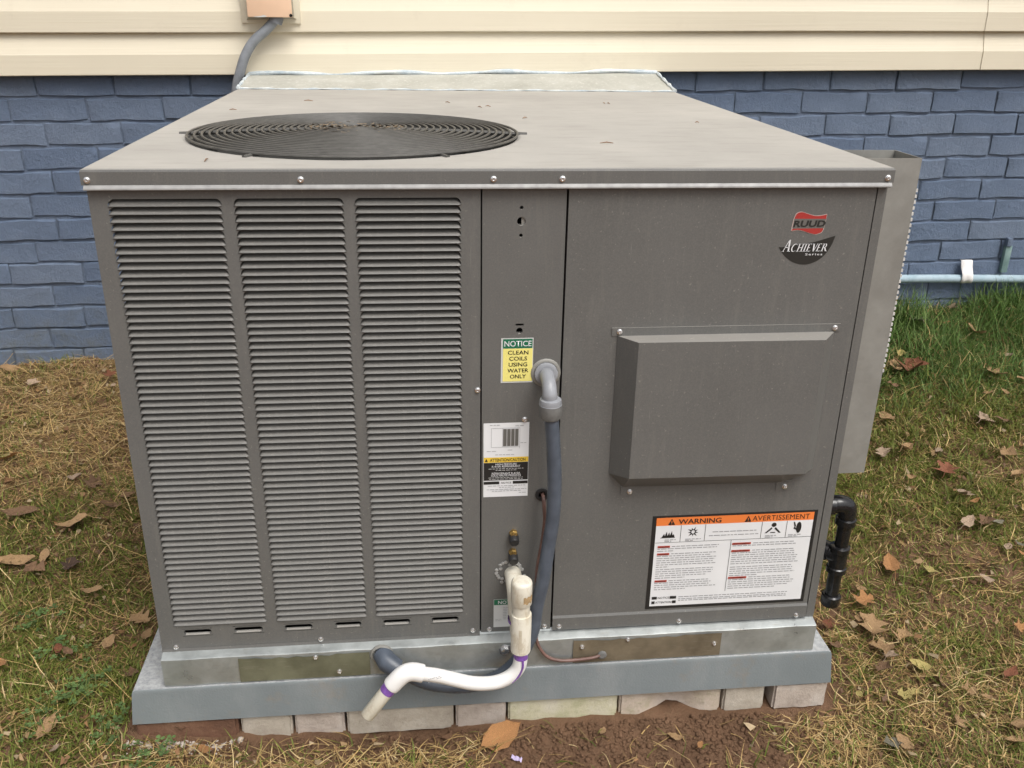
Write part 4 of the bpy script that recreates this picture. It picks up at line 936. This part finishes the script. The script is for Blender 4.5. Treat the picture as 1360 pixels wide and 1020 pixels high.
# soil crumbs in front of the slab
def crumb(n, fn, smin, smax, seed, name, mat, label, cat):
    r = np.random.default_rng(seed); ico = bmesh.new(); bmesh.ops.create_icosphere(ico, subdivisions=1, radius=1); bv = np.array([v.co for v in ico.verts]); bf = np.array([[v.index for v in f.verts] for f in ico.faces]); ico.free()
    x, y = fn(r, n); n = len(x); s = smin+(smax-smin)*r.random(n)**3; z = gz(x,y)+s*.25
    d = bv[None]*r.uniform(.65,1.2,(n,len(bv),1)); d[...,2] *= .75; V = d*s[:,None,None]+np.stack([x,y,z],-1)[:,None]
    F = (bf[None]+np.arange(n)[:,None,None]*len(bv)).reshape(-1,3)
    return tag(link(name, mesh_np(name, V.reshape(-1,3), F, mat, True)), label, cat, kind='stuff')
def front(r, n):
    x = r.uniform(-.62,.72,n); y = -.024-np.abs(r.normal(0,.11,n)); k = r.random(n) < .06+dirt(x,y); return x[k], y[k]
crumb(9000, front, .001, .0065, 8, 'soil_crumbs', 'soil', 'loose reddish brown soil crumbs in front of the bricks', 'soil')
def corner(r, n): return r.uniform(-.67,-.47,n), -.028-np.abs(r.normal(0,.018,n))
crumb(160, corner, .002, .007, 9, 'gravel', 'buff2', 'few gravel bits below the reddish brick', 'gravel')
# clover patches at the left
r = np.random.default_rng(12); V = []; Fq = []; C = []
for cx, cyy, m in ((-.80,.085,46),(-.78,.12,20),(-.93,.30,24),(-.70,.0,26),(-.86,.21,22),(-.84,.02,18),(-.62,-.07,24)):
    for q in range(m):
        x, y = cx+r.normal(0,.022), cyy+r.normal(0,.022)
        if x > -.68 and y > -.035: continue
        z = float(gz(x,y))+r.uniform(.010,.030); s = r.uniform(.0045,.0085); a0 = r.uniform(0,6.28); c = np.array((.095,.15,.05))*r.uniform(.7,1.5)
        for l in range(3):
            a = a0+l*2.09; u = np.array((math.cos(a),math.sin(a),.15)); v = np.array((-math.sin(a),math.cos(a),0)); o = np.array((x,y,z)); b = len(V)
            V += [o, o+u*s*.6-v*s*.5, o+u*s*1.1-v*s*.35, o+u*s*1.1+v*s*.35, o+u*s*.6+v*s*.5]; Fq.append((b,b+1,b+2,b+3,b+4)); C += [(*c,1)]*5
me = mesh_np('clover', np.array(V), np.array(Fq), 'blade', False); a = me.attributes.new('tint','FLOAT_COLOR','POINT'); a.data.foreach_set('color', np.array(C,np.float32).ravel())
tag(link('clover', me), 'small round clover leaves in the grass left of the slab', 'clover', kind='stuff')

# ------------------------------------------------------------------ fallen leaves
def leaf_mesh(kind, i, mat):
    rr = random.Random(i*13+ord(kind)); mb = MB(); vs = []; n = 9; curl = rr.choice((-1,1))*rr.uniform(.5,1.5) if kind != 'c' else rr.choice((-1,1))*rr.uniform(1.8,2.6); fold = rr.uniform(.3,.9); tw = rr.uniform(-.5,.5)
    for k in range(n+1):
        t = k/n
        if kind == 'm': wd = .36*math.sin(math.pi*min(1,t*1.02))**.6*(1+.55*math.sin(t*17+i))*(1-.2*t)+.012
        else: wd = .25*math.sin(math.pi*t**.85)**.85*(1+.10*math.sin(t*21+i))+.008
        if kind == 'c': wd *= .9
        a = curl*(t-.5); x = (math.sin(a)/curl*1.0 if abs(curl) > .05 else t-.5); zc = (1-math.cos(a))/curl if abs(curl) > .05 else 0
        for j, sgn in enumerate((-1,-.5,0,.5,1)):
            ww = wd*sgn*(1+(.25*math.sin(k*2.9+j+i) if kind == 'm' and abs(sgn) == 1 else 0)); q = tw*(t-.5)
            vs.append((x+.04*rr.uniform(-1,1)*abs(sgn), ww*math.cos(q), abs(zc)*1.0+fold*abs(ww)*(.8+.5*math.sin(t*6+i))+ww*math.sin(q)+rr.uniform(-.012,.012)))
    mb.add(vs, [(k*5+j,(k+1)*5+j,(k+1)*5+j+1,k*5+j+1) for k in range(n) for j in range(4)])
    mb.tube([(-.5,0,abs(vs[2][2])),(-.62,.01,.0),(-.75,.04,-.01)], [.014,.011,.009], 5)
    return mb.mesh('fallen_leaf', mat, True)
LV = [(-1.386,1.474,0.049,'o','t'),(-1.285,1.294,0.036,'m','p'),(-1.164,1.296,0.03,'o','b'),(-1.066,1.315,0.035,'m','r'),(-1.039,1.247,0.024,'o','p'),(-1.205,0.888,0.049,'o','o'),(-1.002,0.777,0.036,'c','p'),(-1.082,0.641,0.086,'o','b'),(-0.952,0.589,0.067,'o','t'),(-0.852,0.693,0.032,'o','b'),(-0.881,0.654,0.044,'o','b'),(-0.951,0.749,0.042,'m','b'),(-1.032,0.465,0.085,'o','t'),(-0.975,0.475,0.042,'o','t'),(-0.982,0.433,0.042,'m','b'),(-0.91,0.442,0.038,'m','d'),(-0.842,0.355,0.043,'o','t'),(-0.852,0.189,0.031,'c','r'),(-0.834,0.182,0.027,'c','b'),(-0.715,0.261,0.041,'m','t'),(-0.694,0.218,0.03,'o','t'),(-0.699,0.118,0.026,'m','b'),(-0.953,0.164,0.031,'o','o'),(-0.814,-0.001,0.048,'o','t'),(-0.787,-0.047,0.019,'o','p'),(-0.764,0.204,0.034,'o','t'),(1.352,1.077,0.08,'m','r'),(1.302,1.087,0.06,'o','t'),(1.356,1.151,0.041,'c','y'),(1.172,0.864,0.055,'o','t'),(1.162,0.723,0.053,'c','t'),(1.489,1.337,0.07,'m','g'),(1.579,1.317,0.027,'o','o'),(1.643,1.25,0.065,'c','t'),(1.822,1.368,0.037,'o','p'),(1.683,1.112,0.037,'o','p'),(1.589,1.029,0.062,'m','t'),(1.653,0.999,0.036,'o','t'),(1.521,0.947,0.025,'o','t'),(1.572,0.946,0.025,'o','t'),(1.439,0.829,0.057,'m','p'),(1.496,0.824,0.039,'o','b'),(1.426,0.684,0.041,'m','t'),(1.094,0.713,0.039,'m','p'),(1.248,0.709,0.031,'o','p'),(1.256,1.004,0.034,'m','b'),(1.645,1.434,0.04,'m','p'),(1.226,0.63,0.057,'m','r'),(1.404,0.598,0.049,'o','t'),(1.224,0.54,0.043,'m','p'),(1.242,0.513,0.026,'o','o'),(1.01,0.292,0.035,'m','y'),(1.128,0.261,0.031,'o','p'),(1.17,0.299,0.032,'o','p'),(1.232,0.352,0.029,'o','p'),(1.254,0.329,0.029,'o','o'),(1.257,0.436,0.029,'o','g'),(1.224,0.436,0.042,'m','b'),(1.18,0.44,0.045,'o','p'),(0.928,0.317,0.057,'o','o'),(1.269,0.359,0.029,'o','g'),(1.124,0.612,0.026,'c','t'),(1.042,0.34,0.031,'o','t'),(0.82,0.219,0.043,'m','o'),(0.804,0.142,0.067,'m','t'),(0.789,0.168,0.025,'c','t'),(0.86,0.116,0.035,'m','t'),(0.802,0.091,0.045,'m','t'),(0.81,0.071,0.031,'m','p'),(0.715,0.159,0.028,'m','r'),(0.861,0.043,0.038,'o','y'),(0.816,-0.023,0.027,'m','y'),(0.793,-0.025,0.027,'m','y'),(0.707,-0.017,0.02,'o','y'),(0.926,-0.026,0.028,'m','t'),(0.953,-0.044,0.024,'o','t'),(1.039,0.012,0.036,'o','r'),(1.129,0.123,0.03,'m','o'),(0.971,-0.119,0.041,'o','t'),(0.945,-0.153,0.04,'o','t'),(0.736,-0.141,0.038,'o','t'),(0.712,-0.139,0.029,'m','g'),(0.829,0.256,0.022,'o','t'),(0.863,-0.1,0.027,'m','t'),(0.707,0.105,0.027,'m','b'),(0.783,0.043,0.031,'m','b'),(0.881,0.001,0.028,'m','b'),(-0.002,-0.055,0.077,'o','o'),(0.323,-0.081,0.03,'o','t'),(0.362,-0.1,0.017,'o','o'),(0.188,-0.056,0.02,'o','t'),(0.069,-0.119,0.017,'c','b'),(-0.531,-0.056,0.03,'o','o'),(-0.579,-0.017,0.018,'m','b')]
UNIQ = {0:'tan oval leaf against the foot of the blue bricks at far left',7:'long flat brown leaf lying in the straw at the left edge',8:'long tan leaf right of the long flat brown leaf',12:'long yellowish leaf lying at the left edge of the lawn',
 16:'tan pointed leaf in the green grass left of the louvers',17:'reddish brown curled leaf in the clover left of the slab',5:'orange brown leaf at the left edge in the straw',22:'orange leaf cut by the left photo edge low in the grass',23:'tan leaf near the bottom left corner in the grass',
 26:'large red brown lobed leaf in the grass right of the side duct',27:'tan leaf touching the large red brown leaf',28:'small yellow curled leaf above the large red brown leaf',29:'tan elongated leaf beside the lower side duct edge',30:'curled tan leaf in the grass below the side duct',31:'grey lobed leaf in the tall grass by the wall',
 33:'round curled tan leaf near the wall in the grass',34:'whitish leaf in the grass under the wall pipe at right',36:'tan lobed leaf in the grass near the right edge',47:'dark red brown leaf in the middle of the right lawn',48:'tan leaf at the right photo edge in the middle of the lawn',51:'yellow leaf in the brown grass right of the gas pipe',
 59:'orange brown leaf lying on bare soil right of the gas pipe',63:'salmon orange leaf right of the gas pipe cap',64:'large torn tan leaf right of the slab corner',71:'brightest yellow leaf in the grass low on the right',70:'pale yellow leaf above the bright yellow one',76:'pinkish brown leaf low at the right edge',
 80:'tan leaf standing in the grass near the bottom edge right of the slab',87:'largest orange tan leaf on the soil in front of the bricks',88:'tan leaf stub on the soil under the chipped brick',92:'orange leaf on the soil below the reddish brown brick'}
CN = {'t':'tan','p':'pale pinkish','b':'brown','r':'red brown','o':'orange','d':'dark brown','y':'yellow','g':'greyish'}
MARK = {k: v for k, v in ((0,'the tan oval leaf at the blue bricks'),(7,'the long flat brown leaf'),(12,'the long yellowish leaf'),(16,'the tan pointed leaf'),(17,'the reddish curled leaf in the clover'),(26,'the large red brown leaf'),(29,'the tan elongated leaf by the duct'),(33,'the round curled tan leaf'),(36,'the tan lobed leaf at right'),(47,'the dark red brown leaf'),(51,'the yellow leaf by the gas pipe'),(59,'the orange leaf by the gas pipe'),(64,'the large torn tan leaf'),(71,'the brightest yellow leaf'),(76,'the pinkish brown leaf low right'),(87,'the largest orange tan leaf'),(80,'the tan leaf standing near the bottom'))}
used_labels = set(UNIQ.values())
def leaf_label(i):
    if i in UNIQ: return UNIQ[i]
    x, y, s, kind, c = LV[i]; cand = sorted(MARK, key=lambda m: (LV[m][0]-x)**2+(LV[m][1]-y)**2)
    for m in cand[:4]:
        dx, dy = x-LV[m][0], y-LV[m][1]; side = ('right of' if dx > 0 else 'left of') if abs(dx) > abs(dy) else ('behind' if dy > 0 else 'in front of')
        for shape in ({'o':'oval','m':'ragged','c':'curled'}[kind], 'small '+{'o':'oval','m':'ragged','c':'curled'}[kind]):
            t = '%s %s leaf %s %s' % (CN[c], shape, side, MARK[m])
            if t not in used_labels: used_labels.add(t); return t
    return 'small %s leaf lying in the lawn' % CN[c]
cache = {}; rr = random.Random(2)
for i, (x, y, s, kind, c) in enumerate(LV):
    y = min(y, 1.40); key = (kind, c, i % 4)
    if key not in cache: cache[key] = leaf_mesh(kind, i % 4+1, 'leaf_'+c)
    o = link('fallen_leaf', cache[key]); k = s*1.2; o.scale = (k, k, k)
    o.location = (x, y, float(gz0(x, y))+(.008 if float(dirt(x,y)) > .5 else .020+.012*float(sm((x-.5)/.3)*sm((y-.8)/.35)))+.05*s); o.rotation_euler = (rr.uniform(-.35,.35)+.15, rr.uniform(-.25,.25), rr.uniform(0,6.28))
    if i in (7,12): o.rotation_euler = (.3, 0, .1); o.scale = (k*.9, k*.55, k*.7)
    if i == 87: o.rotation_euler = (.45, -.15, .5)
    tag(o, leaf_label(i), 'leaf', 'fallen leaves')
mb = MB(); n = 8; vs = []
for k in range(n+1): t = k/n; vs += [(.02*(t-.5), -.004+.001*math.sin(k*2), .004+.003*math.sin(k*1.3)), (.02*(t-.5), .004+.001*math.sin(k*3), .003+.003*math.cos(k*1.7))]
o = mb.add(vs, [(2*k,2*k+2,2*k+3,2*k+1) for k in range(n)]).build('plastic_scrap', simple('lilac_scrap', L3(.5,.42,.62), .5), None, True); o.location = (.024, -.098, float(gz(.024,-.098))+.004); o.rotation_euler = (.4,0,-.5)
tag(o, 'small lilac scrap lying on the soil beside the orange tan leaf', 'scrap')
